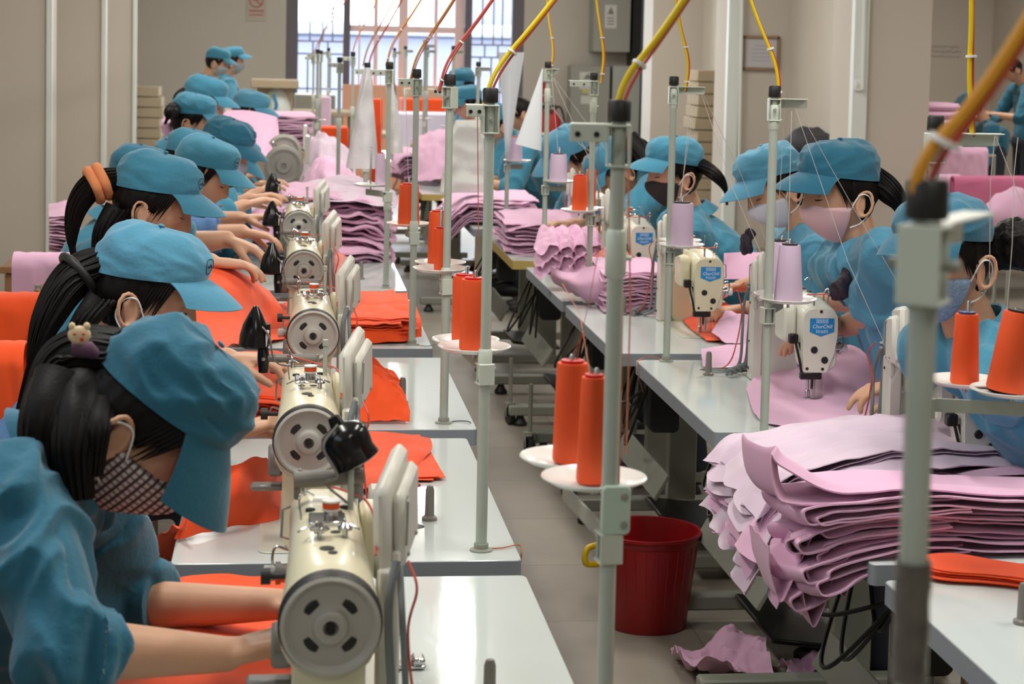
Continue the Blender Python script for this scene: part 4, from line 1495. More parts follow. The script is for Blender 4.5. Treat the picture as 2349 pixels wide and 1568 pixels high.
    for sx in (-1, 1):
        fringe = MB()
        for k in range(7 if hires else 4):
            a0 = .030 - .006 * k
            fringe.tube(bez([Mh @ Vector((sx * .071, a0 + .02, .045)), Mh @ Vector((sx * .077, a0 + .01, .015)), Mh @ Vector((sx * .077, a0 - .002 + rnd.uniform(-.004, .004), -.012 - rnd.uniform(0, .02)))], 5), [.006 * (1 - i / 11) for i in range(11)], 6)
        add_object('sideburn', fringe.mesh('sideburn', M['hair'], 60), M['hair'], hr).location = (0, 0, 0)
    if pony:
        pts = [at(*p) for p in pony['pts']]
        pts = [Mh @ Vector((0, -.085, .045))] + pts
        path = bez(pts, 12)
        k = len(path)
        rad = []
        for i in range(k):
            f_ = i / (k - 1)
            r = pony['r'] * (.45 + .75 * math.sin(PI * min(1, f_ * 1.15 + .12)) ** .7) * (1 - .55 * f_)
            rad.append(max(r, .004))
        nst = 80 if hires else 20
        b = MB()
        b.tube(path, [r * .93 for r in rad], 24, flat=.8)
        for q in range(nst):
            an, ph = 2 * PI * q / nst, rnd.uniform(0, 6)
            fr_ = rnd.uniform(.86, 1.0)
            sp = []
            for i, p in enumerate(path):
                tv = (path[min(i + 1, k - 1)] - path[max(i - 1, 0)]).normalized()
                uu = tv.cross(Vector((0, 1, .2))).normalized()
                ww = tv.cross(uu)
                aa = an + .16 * math.sin(i * .12 + ph)
                sp.append(p + (uu * math.cos(aa) * .8 + ww * math.sin(aa)) * rad[i] * fr_)
            b.tube(sp, [rad[i] * (.085 if hires else .17) * (1 - .3 * i / k) for i in range(k)], 5)
        o = add_object('ponytail', b.mesh('ponytail', M['hair'], 60), M['hair'], hr)
        o.location = (0, 0, 0)
        if tie:
            tp = path[int(.22 * k) if k > 10 else 1]
            tv = (path[int(.22 * k) + 1] - tp).normalized()
            uu = tv.cross(Vector((0, 1, .1))).normalized()
            ww = tv.cross(uu)
            b = MB()
            if tie == 'peach':
                for dz in (-.012, .012):
                    b.tube([tp + tv * dz + (uu * math.cos(a) + ww * math.sin(a)) * pony['r'] * .98 * (1 + .06 * math.sin(5 * a)) for a in [2 * PI * q / 28 for q in range(28)]], .0135, 10, closed=True)
            else:
                b.tube([tp + (uu * math.cos(a) + ww * math.sin(a)) * pony['r'] * 1.0 for a in [2 * PI * q / 24 for q in range(24)]], .009, 8, closed=True)
            add_object('hair_tie', b.mesh('hair_tie', M['hair'], 60), {'peach': M['peach'], 'dark': M['rubber'], 'blue': M['mblue']}[tie], t)
        for lk in pony.get('locks', ()):
            pp = bez([at(*p) for p in lk['pts']], 10)
            b = MB()
            kk = len(pp)
            b.tube(pp, [lk['r'] * (1 - .45 * i / kk) for i in range(kk)], 16, flat=.6, flatdir=(0, 1, 0))
            for q in range(14 if hires else 6):
                an = 2 * PI * q / (14 if hires else 6)
                b.tube([p + Vector((math.cos(an) * lk['r'] * (1 - .45 * i / kk) * .95, math.sin(an) * lk['r'] * .58 * (1 - .45 * i / kk), 0)) for i, p in enumerate(pp)], lk['r'] * .14, 5)
            add_object('loose_lock', b.mesh('loose_lock', M['hair'], 60), M['hair'], hr).location = (0, 0, 0)
    if clip:
        cp = at(*clip)
        b = MB()
        b.ellip(cp, (.016, .006, .013), 14)
        b.ellip(cp + Vector((-.010, 0, .012)), (.005, .004, .006), 8)
        b.ellip(cp + Vector((.010, 0, .012)), (.005, .004, .006), 8)
        o = add_object('hair_clip', b.mesh('hair_clip', M['white'], 60), mat('cream_clip', (226, 200, 160), .4), t)
        b = MB()
        for dx, dz, r in ((-.006, .002, .002), (.006, .002, .002), (.004, -.005, .003)):
            b.ellip(cp + Vector((dx, -.006, dz)), (r, .002, r), 8)
        add_object('clip_face', b.mesh('clip_face', M['cone'], 60), M['cone'], o).location = (0, 0, 0)
        b = MB().tube([cp + Vector((-.012, .01, -.02)), cp + Vector((.012, .012, -.022)), cp + Vector((.02, .02, -.03))], [.010, .012, .008], 8)
        add_object('hair_band', b.mesh('hair_band', M['trou'], 60), mat('plum_band', (92, 60, 84), .8), t)
    if bun:
        bp = at(*bun[:3])
        b = MB().ellip(bp, (bun[3], bun[3], bun[3] * .9), 24)
        b.tube([Mh @ Vector((0, -.07, .0)), bp], [.04, bun[3] * .8], 12)
        me = remesh(b.mesh('hair_bun', M['hair'], 0), .005, 2)
        displace(me, folds(.006, 40, seed))
        o = add_object('hair_bun', me, M['hair'], hr)
        o.location = (0, 0, 0)
    if scarf:
        b = MB().ellip(at(*scarf), (.024, .02, .032), 20)
        b.ellip(at(*scarf) + Vector((s * -.012, 0, .03)), (.014, .014, .03), 16)
        me = remesh(b.mesh('scarf', M['trou'], 0), .005, 2)
        displace(me, folds(.010, 26, seed))
        add_object('scarf', me, mat('plum_print_scarf', (44, 32, 46), .6, var=(60, .8)), t)
    # ---- eyes
    b = MB()
    b2 = MB()
    for sx in (-1, 1):
        b = MB()
        b.tube([Mh @ Vector((sx * (.031 + .014 * q), .0862 - .006 * q * q - (.004 if q > 0 else 0), -.004 + .0022 * q * q)) for q in (-1, -.5, 0, .5, 1)], [.0008, .0014, .0017, .0016, .0008], 6)
        add_object('eyelash', b.mesh('eyelash', M['eye'], 60), M['eye'], t)
        b = MB()
        b.tube([Mh @ Vector((sx * (.032 + .016 * q), .0905 - .007 * (q + .3) ** 2, .022 - .003 * q * q)) for q in (-1, -.5, 0, .5, 1)], [.0012, .0026, .0026, .002, .0008], 6)
        add_object('eyebrow', b.mesh('eyebrow', M['hair'], 60), M['hair'], t)
    if not mask:
        b = MB()
        b.tube([Mh @ Vector((x, .0975 - 6 * x * x, -.067)) for x in (-.02, -.01, 0, .01, .02)], [.001, .0035, .004, .0035, .001], 8)
        add_object('mouth', b.mesh('mouth', M['lips'], 60), M['lips'], t)
    # ---- mask
    if mask:
        def mbase(d):
            p = skull(d, False)
            if p.y > 0:
                p.y += .020 * gs(p.x, .030) * gs(p.z + .042, .034)
            return p
        def moff(p, d):
            k = ss(.004, .012, p.y) * ss(.004, -.006, p.z + .35 * max(0, .06 - abs(p.y)) ) * ss(-1.01, -.93, d.z)
            zt = -.018 - .25 * max(0, .085 - p.y) * .35
            k = ss(.0, .010, p.y - .004 + mbig * 3) * ss(zt + .004, zt - .004, p.z)
            if d.z < -.90: k *= ss(-.02, .0, p.y - .0)
            return -.012 + (.0185 + mbig) * k
        mk = shell(moff, 'face_mask', M[mask], t, Mh, _SD if hires else _SDL, base=mbase, attr=True)
        for sx in (-1, 1):
            b = MB().tube(bez([Mh @ Vector((sx * .074, .016, -.030)), Mh @ Vector((sx * .084, -.006, .004)), Mh @ Vector((sx * .088, -.030, -.002)), Mh @ Vector((sx * .082, -.036, -.035)), Mh @ Vector((sx * .077, -.010, -.064)), Mh @ Vector((sx * .064, .014, -.075))], 6), .0018, 6)
            add_object('ear_loop', b.mesh('ear_loop', M['white'], 60), M['white'], mk).location = (0, 0, 0)
    if ring:
        b = MB().ellip(Mh @ Vector((near * .080, -.010, -.056)), (.004, .004, .004), 10)
        add_object('earring', b.mesh('earring', M['chrome'], 60), M['chrome'], t)
    if not nocap:
        make_cap(t, Mh, M[cap], capw, seed, emblem=emblem, hires=hires, tall=tall, vis=vis, vdrop=visdrop)
    t['_x'] = 0
    del t['_x']
    return t, Mh
WG = 'workers in blue caps'
# ---- left row, nearest first
person('person in a blue cap, checked mask and cat hair clip, nearest on the left', (272, 1010), 2.60, 'L', 47, 0, 0, 'dteal', 'check', 'dteal',
       pony=dict(pts=[(165, 825, 2.71), (110, 900, 2.69), (60, 1000, 2.66), (30, 1110, 2.68)], r=.050, locks=[dict(pts=[(200, 870, 2.66), (180, 950, 2.60), (168, 1040, 2.57), (178, 1140, 2.58)], r=.036), dict(pts=[(150, 870, 2.66), (110, 960, 2.61), (95, 1080, 2.60)], r=.045), dict(pts=[(228, 920, 2.62), (222, 990, 2.575), (212, 1090, 2.575)], r=.022)]),
       neck=at(112, 1065, 2.76), pelvis=(-.72, 2.78, .48), shr=at(35, 1150, 2.56), shl=at(205, 1165, 2.93), er=at(150, 1490, 2.42), el=at(270, 1390, 2.96),
       wr=at(520, 1500, 2.52), wl=at(640, 1385, 2.86), sleeve=.28, vox=.004, hires=True, seed=3, hdr=(1, .45, .1), hdl=(1, -.4, -.1), curl=.6, capw=.0052, amp=.030,
       scale=1.07, tall=.012, visdrop=.045, mbig=.006, clip=(182, 768, 2.62))
person('person in a light blue cap with long ponytail and ear stud, second on the left', (303, 712), 3.70, 'L', 16, 0, 0, 'teal2', 'mwhite', 'cuffb',
       pony=dict(pts=[(168, 640, 3.76), (110, 730, 3.72), (75, 830, 3.7), (40, 960, 3.7)], r=.046, locks=[dict(pts=[(230, 690, 3.7), (190, 740, 3.68), (160, 800, 3.7)], r=.03)]), tie='dark',
       wr=at(515, 1000, 3.62), wl=at(520, 822, 4.0), er=at(340, 1060, 3.6), el=at(360, 850, 4.02), sleeve=.4, vox=.004, hires=True, seed=4, hdr=(1, .1, .3), hdl=(1, -.15, 0), emblem=True, ring=True, scale=1.06, capw=.003)
person('person in a blue cap with a peach scrunchie, holding up orange cloth', (328, 492), 4.88, 'L', 17, 0, 0, 'teal', None, 'teal',
       pony=dict(pts=[(215, 425, 4.95), (175, 480, 4.92), (165, 560, 4.9), (185, 640, 4.9)], r=.040, locks=[dict(pts=[(270, 480, 4.9), (240, 530, 4.88), (230, 600, 4.9)], r=.035)]), tie='peach',
       wr=at(480, 600, 4.72), wl=at(520, 548, 5.25), er=at(350, 620, 4.72), el=at(400, 565, 5.25), sleeve=.45, vox=.005, hires=True, seed=5, hdr=(1, .2, -.1), hdl=(1, -.1, -.35), emblem=True, scale=1.05)
person('person in a blue cap with front emblem, fourth on the left, bending over pink cloth', (440, 418), 6.25, 'L', 20, -8, 0, 'teal', None, 'cuffb',
       wr=at(555, 530, 6.1), wl=at(550, 500, 6.5), er=at(455, 545, 6.1), el=at(455, 512, 6.5), sleeve=.5, seed=6, emblem=True, scale=1.0, hdr=(1, .1, -.2), lowhair=True)
person('person in a dark blue cap half hidden behind the peach scrunchie worker', (300, 430), 7.3, 'L', 10, 0, 0, 'dteal', None, 'teal', seed=7, vox=.007, scale=1.05,
       wr=at(560, 470, 7.2), wl=at(575, 455, 7.6), sleeve=.8)
person('person in a blue cap whose sleeve reaches the pink sheet, sixth on the left', (420, 378), 8.1, 'L', 14, 0, 0, 'teal', None, 'teal', seed=8, vox=.007, scale=1.0,
       wr=at(590, 440, 8.0), wl=at(600, 425, 8.3), sleeve=.6)
person('person in a flat dark blue cap with a white mask, seventh worker on the left', (492, 358), 8.75, 'L', 20, -14, 0, 'dteal', 'mwhite', 'teal', seed=9, vox=.006, scale=1.16, hires=True, capw=.005,
       wr=at(590, 455, 8.6), wl=at(592, 445, 8.9), sleeve=.6)
person('person showing only a downturned blue visor beyond the flat cap worker', (512, 372), 9.35, 'L', 38, -5, 0, 'teal', None, 'teal', seed=10, vox=.008, scale=1.08)
person('person in a dull blue cap with a bare ear, dark hair ribbon behind', (430, 289), 10.0, 'L', 12, 0, 0, 'teal', None, 'teal', seed=11, vox=.006, scale=1.12, hires=True,
       pony=dict(pts=[(390, 260, 9.85), (378, 285, 9.85)], r=.04))
person('person in a blue cap just below the standing men, visor pointing right', (455, 245), 11.0, 'L', 16, 0, 0, 'teal', None, 'teal', seed=12, vox=.007, scale=1.2,
       pony=dict(pts=[(405, 225, 11.05), (398, 250, 11.05)], r=.03))
person('person in a pale blue cap leaning behind the propped pink cloth', (555, 268), 12.4, 'L', 14, -18, 0, 'teal2', None, 'teal', seed=13, vox=.007, scale=1.15)
person('standing person in a blue cap and grey mask at the back wall', (492, 148), 16.6, 'L', 14, 0, 0, 'teal', 'mgrey', 'teal', seed=14, vox=.007, standing=True, wr=at(560, 262, 16.4), wl=at(570, 262, 16.9))
person('standing person with silver mask and dark visor beside the grey masked one', (532, 146), 17.4, 'L', -4, 0, 0, 'teal', 'mgrey', 'teal', seed=15, vox=.007, standing=True, wr=at(590, 262, 17.2), wl=at(600, 262, 17.6))
# ---- right row
person('person in a blue cap, pink mask and low ponytail, most visible worker on the right', (1974, 468), 4.72, 'R', 5, 14, 0, 'dteal', 'mpink', 'teal2',
       pony=dict(pts=[(2042, 440, 4.78), (2066, 480, 4.78), (2060, 545, 4.8)], r=.040),
       wl=at(1905, 758, 4.98), wr=at(1880, 690, 5.3), el=at(2015, 722, 4.74), shl=at(2025, 570, 4.62), sleeve=-.10, scarf=(1928, 665, 4.72), vox=.004, hires=True, seed=21, hdl=(-1, .2, -.25), scale=1.06, capw=.0035, amp=.024)
person('person in a pale blue cap and white mask, head bowed beside the pink mask worker', (1818, 440), 5.88, 'R', 22, 14, 8, 'teal2', 'mwhite', 'teal2', seed=22, vox=.0045, hires=True, wl=at(1715, 705, 6.12), wr=at(1700, 655, 6.45), sleeve=.1, scarf=(1712, 560, 5.95), amp=.02, scale=1.08, capw=.004, hdl=(-1, .0, -.15))
person('person in a blue cap and dark mask behind the lilac spool', (1574, 416), 7.0, 'R', 2, 12, 0, 'teal', 'mdark', 'teal', seed=23, vox=.005, hires=True, wl=at(1560, 570, 7.25), wr=at(1540, 560, 7.6), sleeve=.3, amp=.02, scale=1.08,
       pony=dict(pts=[(1640, 400, 6.95), (1662, 430, 6.95), (1668, 470, 6.95)], r=.03))
person('person with bent back and loose dark hair behind the blurred pole', (1440, 400), 8.0, 'R', 44, 0, 0, 'teal', None, 'teal', seed=24, vox=.006, scale=1.1, neck=at(1490, 385, 8.1), shl=at(1510, 425, 7.9), el=at(1440, 500, 7.75), wl=at(1400, 520, 7.7),
       pony=dict(pts=[(1470, 345, 8.0), (1490, 370, 8.0), (1500, 400, 8.0)], r=.05, locks=[dict(pts=[(1440, 320, 8), (1470, 350, 7.95), (1490, 385, 7.9)], r=.05)]))
person('person bowed low in a shiny light blue cap behind the small orange spools', (1345, 375), 9.1, 'R', 30, 30, 0, 'teal2', None, 'teal2', seed=25, vox=.006, scale=1.25, neck=at(1345, 440, 9.25))
person('person in a blue cap and shirt bending behind the hanging paper', (1140, 290), 12.5, 'R', 25, 10, 0, 'teal', None, 'teal', seed=26, vox=.007, scale=1.1, neck=at(1165, 320, 12.55), ear_is_center=True)
person('person with bare dark hair and blue shirt right of the hanging paper', (1193, 262), 11.6, 'R', 30, 0, 0, 'teal', None, 'teal', seed=27, vox=.007, nocap=True, ear_is_center=True, neck=at(1215, 320, 11.7), scale=.95)
person('person in a blue cap with mask facing the aisle under the right window mullion', (1060, 200), 14.0, 'R', 8, 40, 0, 'dteal', 'mdark', 'teal', seed=28, vox=.007, ear_is_center=True, scale=1.05)
person('person in a blue cap low behind the orange box by the window', (1075, 240), 13.0, 'R', 12, 20, 0, 'teal', None, 'teal', seed=29, vox=.008, ear_is_center=True, scale=1.0)
person('person in a blue cap, flowered mask and hair bun at the right edge', (2250, 625), 3.55, 'R', 6, 34, 0, 'dteal', 'mflower', 'teal', bun=(2335, 560, 3.62, .058), seed=30, vox=.004, hires=True, ring=True, wl=at(2178, 800, 3.80), el=at(2500, 985, 4.0), wr=at(2075, 885, 4.35), er=at(2260, 900, 4.3), hdr=(-1, 0, -.1), hdl=(-.15, 0, 1), sleeve=.02, scale=1.05,
       pelvis=(2.05, 3.7, .48), vis=.75, tall=-.014, amp=.02)
person('standing person in a dark blue jacket in the side room, far right', (2322, 160), 16.5, 'R', 30, 0, 0, 'teal', None, 'dteal', seed=31, vox=.008, standing=True, nocap=True, ear_is_center=True)
person('person in dark blue bending over pink garments in the side room', (2225, 250), 15.0, 'R', 50, 0, 0, 'dteal', None, 'dteal', seed=32, vox=.008, standing=True, ear_is_center=True)
# ------------------------------------------------------------------ cloth
def cr(p, t):
    "Catmull-Rom through list p at t in 0..1"
    n = len(p) - 1
    x = min(max(t, 0), 1) * n
    i = min(int(x), n - 1)
    f = x - i
    b, c = p[i], p[i + 1]
    a = p[i - 1] if i else b * 2 - c
    d = p[i + 2] if i + 2 <= n else c * 2 - b
    return .5 * ((2 * b) + (c - a) * f + (2 * a - 5 * b + 4 * c - d) * f * f + (3 * b - a - 3 * c + d) * f ** 3)
def cloth(label, ctrl, m_, nu=30, nv=30, thick=.0012, amp=.004, f=9, seed=0, group=None, name='cloth_piece', cat='cloth', zmin=None, ax=(0, 0, 1), parent=None):
    rows = [[Vector(q) for q in r] for r in ctrl]
    of = Vector((seed * 1.37, seed * 2.1, seed * .7))
    axv = Vector(ax)
    def fn(u, v):
        p = cr([cr(r, v) for r in rows], u)
        q = p * f + of
        d = amp * (1 - abs(noise.noise(q)) * 2.6) + amp * .6 * noise.noise(q * 2.7)
        p = p + axv * d
        if zmin is not None and p.z < zmin: p.z = zmin + (p.z - zmin) * .02
        return p
    b = MB().grid(fn, nu, nv, thick)
    o = b.build(name, m_, parent, 60)
    if parent is None:
        c = sum((v.co for v in o.data.vertices), Vector()) / len(o.data.vertices)
        o.data.transform(Matrix.Translation(-c))
        o.location = c
        tag(o, label, cat, group)
    return o
_ON = ['lowest', 'second', 'third', 'fourth', 'fifth', 'sixth', 'seventh', 'eighth', 'ninth', 'tenth', 'eleventh', 'twelfth', 'thirteenth', 'fourteenth', 'fifteenth', 'sixteenth',
       'seventeenth', 'eighteenth', 'nineteenth', 'twentieth', 'twenty-first', 'twenty-second', 'twenty-third', 'twenty-fourth', 'twenty-fifth']
def layer(base, k, n, word='layer up'):
    return base + ', ' + ('topmost' if k == n - 1 else _ON[k]) + (' layer' if k in (0, n - 1) and word == 'layer up' else ' ' + word)
def pile(label, x0, x1, y0, y1, n, m_, z=.762, dz=.0045, jit=.02, seed=1, group=None, amp=.003, drop=None, m2=None, f=10, bulge=.0, skew=0., res=22, every=None):
    "n cut pieces lying on each other; drop=(x edge, how far they hang)"
    rnd = random.Random(seed)
    for k in range(n):
        jx, jy = rnd.uniform(-jit, jit), rnd.uniform(-jit, jit)
        a = rnd.uniform(-.06, .06) + skew
        zz = z + dz * k
        cx, cy = (x0 + x1) / 2 + jx, (y0 + y1) / 2 + jy
        hx, hy = (x1 - x0) / 2 * rnd.uniform(.93, 1.03), (y1 - y0) / 2 * rnd.uniform(.93, 1.03)
        ctrl = []
        for i in range(5):
            r = []
            for j in range(4):
                u, v = -1 + i / 2, -1 + j * 2 / 3
                x = cx + u * hx * math.cos(a) - v * hy * math.sin(a)
                y = cy + u * hx * math.sin(a) + v * hy * math.cos(a)
                h_ = zz + bulge * (1 - u * u) * (1 - v * v) * k / n + rnd.uniform(0, dz * .8)
                if drop:
                    ed, hang = drop
                    past = (ed - x) if hang > 0 else (x - ed)
                    if past > 0:
                        h_ -= min(past * 1.2, past * past * 9) * (1.0 - .3 * k / n)
                r.append((x, y, h_))
            ctrl.append(r)
        last = k == n - 1
        cloth(layer(label, k, n) if not (last and every) else every, ctrl, (m2 if (m2 and rnd.random() < .35) else m_), res, res, dz * .62, amp, f, seed + k * .035, group=None if (last and every) else group, zmin=(z - .001) if not drop else None)
OG = 'orange cloth pieces stacked on the left tables'
# nearest machine: orange cloth under the hands
cloth('orange cloth running under the hands of the checked mask worker', [[(-.30, 2.52, .70), (-.27, 2.75, .72), (-.25, 3.0, .70), (-.24, 3.2, .66)], [(-.18, 2.50, .768), (-.17, 2.75, .775), (-.17, 3.0, .770), (-.18, 3.2, .768)], [(-.06, 2.52, .766), (-.05, 2.75, .768), (-.05, 3.0, .775), (-.04, 3.21, .768)], [(.03, 2.62, .766), (.04, 2.75, .768), (.04, 3.0, .768), (.05, 3.21, .767)]], M['orange'], amp=.005, zmin=.66)
cloth('orange cloth hanging between the two nearest workers', [[on(300, 1260, .70), on(330, 1330, .62), on(350, 1400, .5)], [on(360, 1240, .74), on(385, 1330, .60), on(400, 1420, .5)], [on(430, 1190, .82), on(410, 1260, .70), on(420, 1400, .5)]], M['orange'], amp=.012)
# second machine: lifted orange work
cloth('orange cloth fed into the second left machine, its front lifted', [[on(400, 1240, .765), on(440, 1150, .83), on(520, 1075, .88)], [on(470, 1225, .765), on(520, 1130, .84), on(580, 1050, .88)], [on(560, 1205, .765), on(590, 1130, .82), on(625, 1060, .84)], [on(640, 1190, .765), on(645, 1130, .775), on(650, 1060, .775)]], M['orange'], amp=.006)
cloth('flat orange cloth spread right of the second left machine', [[(.13, 3.82, .765), (.13, 4.1, .766), (.12, 4.40, .766)], [(.20, 3.85, .775), (.20, 4.1, .782), (.20, 4.40, .775)], [(.27, 3.95, .775), (.28, 4.15, .785), (.29, 4.39, .775)], [(.29, 4.05, .765), (.335, 4.2, .772), (.345, 4.36, .765)]], M['orange'], amp=.005, f=7)
pile('orange cloth piece in the flat stack under the broad orange sheet', .14, .33, 3.95, 4.38, 5, M['orange'], dz=.002, jit=.012, seed=4, group='orange pieces beneath the broad orange sheet', amp=.001)
# stack left of the second machine
pile('orange cloth piece in the stack beside the hands of the second worker', -.17, .0, 4.52, 5.20, 14, M['orange'], dz=.0055, jit=.018, seed=5, group='orange pieces stacked left of the third machine', amp=.004)
# crumpled orange pile on the third table
rnd = random.Random(11)
for k in range(9):
    y = 4.56 + k * .045
    cloth('orange cloth piece with upright folds, third left table, ' + _ON[k].replace('lowest', 'nearest') + ' from the camera', [[(.17, y, .765), (.18, y + .04, .80), (.17, y + .08, .83 + rnd.uniform(-.02, .01))], [(.22, y, .765), (.23, y + .03, .81), (.225, y + .07, .85 + rnd.uniform(-.02, .015))], [(.275, y + .0, .765), (.28, y + .04, .80), (.27, y + .07, .838 + rnd.uniform(-.03, .01))], [(.305 + rnd.uniform(-.01, .02), y, .765), (.31, y + .03, .79), (.295, y + .06, .815)]], M['orange'], 20, 14, amp=.006, f=22, seed=k, group='orange pieces folded upright right of the third machine')
# stack on the fourth table
pile('orange cloth piece in the ruffled stack on the fourth left table', .12, .40, 5.82, 6.50, 15, M['orange'], dz=.0048, jit=.016, seed=6, group='orange pieces stacked on the fourth left table', amp=.005, bulge=.02, drop=(.47, -1), f=14)
cloth('orange cloth folded over the front of the ruffled orange stack', [[(.10, 5.80, .765), (.10, 5.86, .80), (.10, 6.0, .825)], [(.22, 5.79, .765), (.22, 5.85, .81), (.22, 6.05, .85)], [(.36, 5.80, .768), (.36, 5.86, .815), (.37, 6.1, .855)], [(.43, 5.86, .772), (.43, 5.92, .82), (.42, 6.15, .85)]], M['orange'], amp=.004)
# orange cloth held up by the third worker
cloth('orange cloth held up by the hand of the peach scrunchie worker', [[at(400, 700, 4.62), at(398, 745, 4.45), at(430, 790, 4.3), at(500, 800, 4.2)], [at(452, 622, 4.68), at(470, 680, 4.55), at(490, 740, 4.45), at(520, 795, 4.3)], [at(520, 612, 4.75), at(545, 660, 4.66), at(555, 720, 4.6), at(560, 765, 4.5)], [at(578, 640, 4.82), at(598, 672, 4.80), at(600, 710, 4.78), at(592, 745, 4.7)], [at(618, 668, 4.95), at(640, 698, 4.92), at(650, 722, 4.9), at(640, 742, 4.85)]], M['orange'], 44, 36, amp=.005, f=8, ax=(.3, -1, .2))
cloth('orange cloth lying behind the black lamp of the third left machine', [[on(520, 790, .77), on(560, 740, .77), on(600, 700, .78)], [on(590, 790, .768), on(620, 740, .775), on(640, 700, .79)], [on(660, 775, .768), on(665, 730, .775), on(668, 690, .775)]], M['orange'], amp=.006)
# pink heap on the fifth table
PG1 = 'pink cloth pieces heaped on the fifth left table'
rnd = random.Random(21)
for k in range(16):
    z0 = .768 + k * .017
    sx = rnd.uniform(-.02, .03)
    y0 = 7.93 + rnd.uniform(-.03, .06) + k * .006
    cloth(layer('pink cloth piece in the big heap on the fifth left table', k, 16), [[(-.02 + sx, y0 + .2, z0 - .02), (-.02 + sx, y0 + .5, z0), (-.02, y0 + .8, z0)],
          [(.10 + sx, y0 + rnd.uniform(-.03, .03), z0), (.12, y0 + .4, z0 + .015), (.12, y0 + .8, z0)],
          [(.26 + sx, y0 + rnd.uniform(-.04, .03), z0 + rnd.uniform(-.01, .01)), (.28, y0 + .4, z0 + .02), (.28, y0 + .8, z0)],
          [(.37 + sx, y0 + .02, z0 - rnd.uniform(0, .02)), (.40 + sx, y0 + .35, z0 - .005), (.40, y0 + .8, z0 - .01)],
          [(.43 + sx * 1.5, y0 + rnd.uniform(.02, .1), z0 - .03 - .02 * (k % 3)), (.46 + sx, y0 + .35, z0 - .045), (.45, y0 + .7, z0 - .04)]], M['pink'], 34, 26, .009, amp=.012, f=9, seed=2 + k * .06, group=PG1)
cloth('pale pink sheet draped on top of the big pink heap by the fifth machine', [[at(560, 500, 8.02), at(590, 455, 8.42), at(640, 432, 8.82)], [at(640, 492, 7.97), at(670, 445, 8.42), at(700, 420, 8.82)], [at(720, 475, 7.92), at(745, 430, 8.37), at(770, 402, 8.72)], [at(800, 462, 7.97), at(815, 430, 8.32), at(830, 412, 8.67)], [at(905, 480, 8.02), at(912, 462, 8.32), at(905, 440, 8.62)]], M['pink2'], 44, 30, amp=.008, f=7)
cloth('pink cloth with a rolled lip falling left of the fifth machine', [[at(560, 500, 7.97), at(575, 520, 7.92), at(600, 560, 7.82)], [at(600, 470, 8.02), at(615, 510, 7.92), at(625, 555, 7.82)], [at(650, 470, 8.02), at(650, 500, 7.97), at(650, 560, 7.92)]], M['pink'], amp=.012, f=14, ax=(.2, -1, .3))
for k, (a, b_) in enumerate((((795, 595), (840, 560)), ((760, 640), (800, 600)), ((575, 560), (640, 500)))):
    p, q = on(*a), on(*b_)
    cloth(['small pink cloth piece at the foot of the big heap', 'coral cloth piece behind the fourth left control panel', 'pink crumpled cloth under the hands of the fourth worker'][k], [[(p.x, p.y, .77), (p.x, (p.y + q.y) / 2, .79), (p.x, q.y, .78)], [((p.x + q.x) / 2, p.y, .78), ((p.x + q.x) / 2, (p.y + q.y) / 2, .81), ((p.x + q.x) / 2, q.y, .79)], [(q.x, p.y, .766), (q.x, (p.y + q.y) / 2, .78), (q.x, q.y, .77)]], mat('coral_cloth', (238, 150, 140), .8) if k == 1 else M['pink'], amp=.012, f=18, seed=k)
# far left row
cloth('pink cloth held upright in front of the pale capped worker, far left row', [[at(498, 300, 11.2), at(508, 268, 11.3), at(520, 252, 11.4)], [at(560, 330, 11.0), at(568, 292, 11.2), at(575, 254, 11.4)], [at(602, 362, 10.8), at(612, 310, 11.1), at(630, 267, 11.4)], [at(640, 350, 11.0), at(640, 310, 11.2), at(637, 275, 11.4)]], M['pink'], amp=.010, f=6, ax=(0, -1, 0))
pile('pink cloth piece in the far stack behind the pale capped worker', .08, .17, 12.6, 13.6, 3, M['pink'], seed=31, group='x') if False else None
PG2 = 'pink cloth pieces of the far left stack'
pile('pink cloth piece of the fanned stack behind the propped pink cloth', -.16, .16, 12.55, 13.5, 13, M['pink'], z=.98, dz=.017, jit=.03, seed=32, group=PG2, amp=.004)
b = MB().box((0, 13.0, .87), (.5, 1.0, .2), .01)
tag(b.build('cardboard_box', mat('cardboard', (176, 160, 134), .9)), 'low cardboard box that carries the fanned pink stack, far left row', 'box')
for k, (y0, zt, xr, lb) in enumerate(((8.5, .93, .40, 'pink cloth spread over the sixth left table'), (9.8, 1.02, .42, 'pink cloth with a peaked fold on the seventh left table'), (11.1, 1.08, .42, 'pale pink cloth heaped by the eighth left table'))):
    cloth(lb, [[(.09, y0, .80), (.09, y0 + .5, .86), (.09, y0 + .95, .88)], [(.16, y0, .79), (.16, y0 + .5, zt), (.16, y0 + .95, zt - .05)], [(.26, y0, .80), (.26, y0 + .4, zt + .02), (.26, y0 + .95, zt - .04)], [(xr, y0 + .03, .775), (xr, y0 + .5, zt - .12), (xr, y0 + .95, zt - .1)]], M['pink2'] if k != 1 else M['pink'], 40, 36, amp=.02, f=9, seed=k + 40)
    for q in range(4):
        cloth(layer('pink cloth piece peeking out under the %s far left spread' % ['first', 'second', 'third'][k], q, 4), [[(.08, y0 + .02 * q, .768 + q * .012), (.08, y0 + .8, .77 + q * .02)], [(.2, y0 - .01 * q, .768 + q * .014), (.15, y0 + .8, .78 + q * .03)], [(xr + .01 * q, y0 + .02, .766 + q * .012), (xr, y0 + .8, .77 + q * .02)]], M['pink'], 16, 12, amp=.008, seed=50 + q + 5 * k, group='pink pieces under far left spread %s' % 'abc'[k])
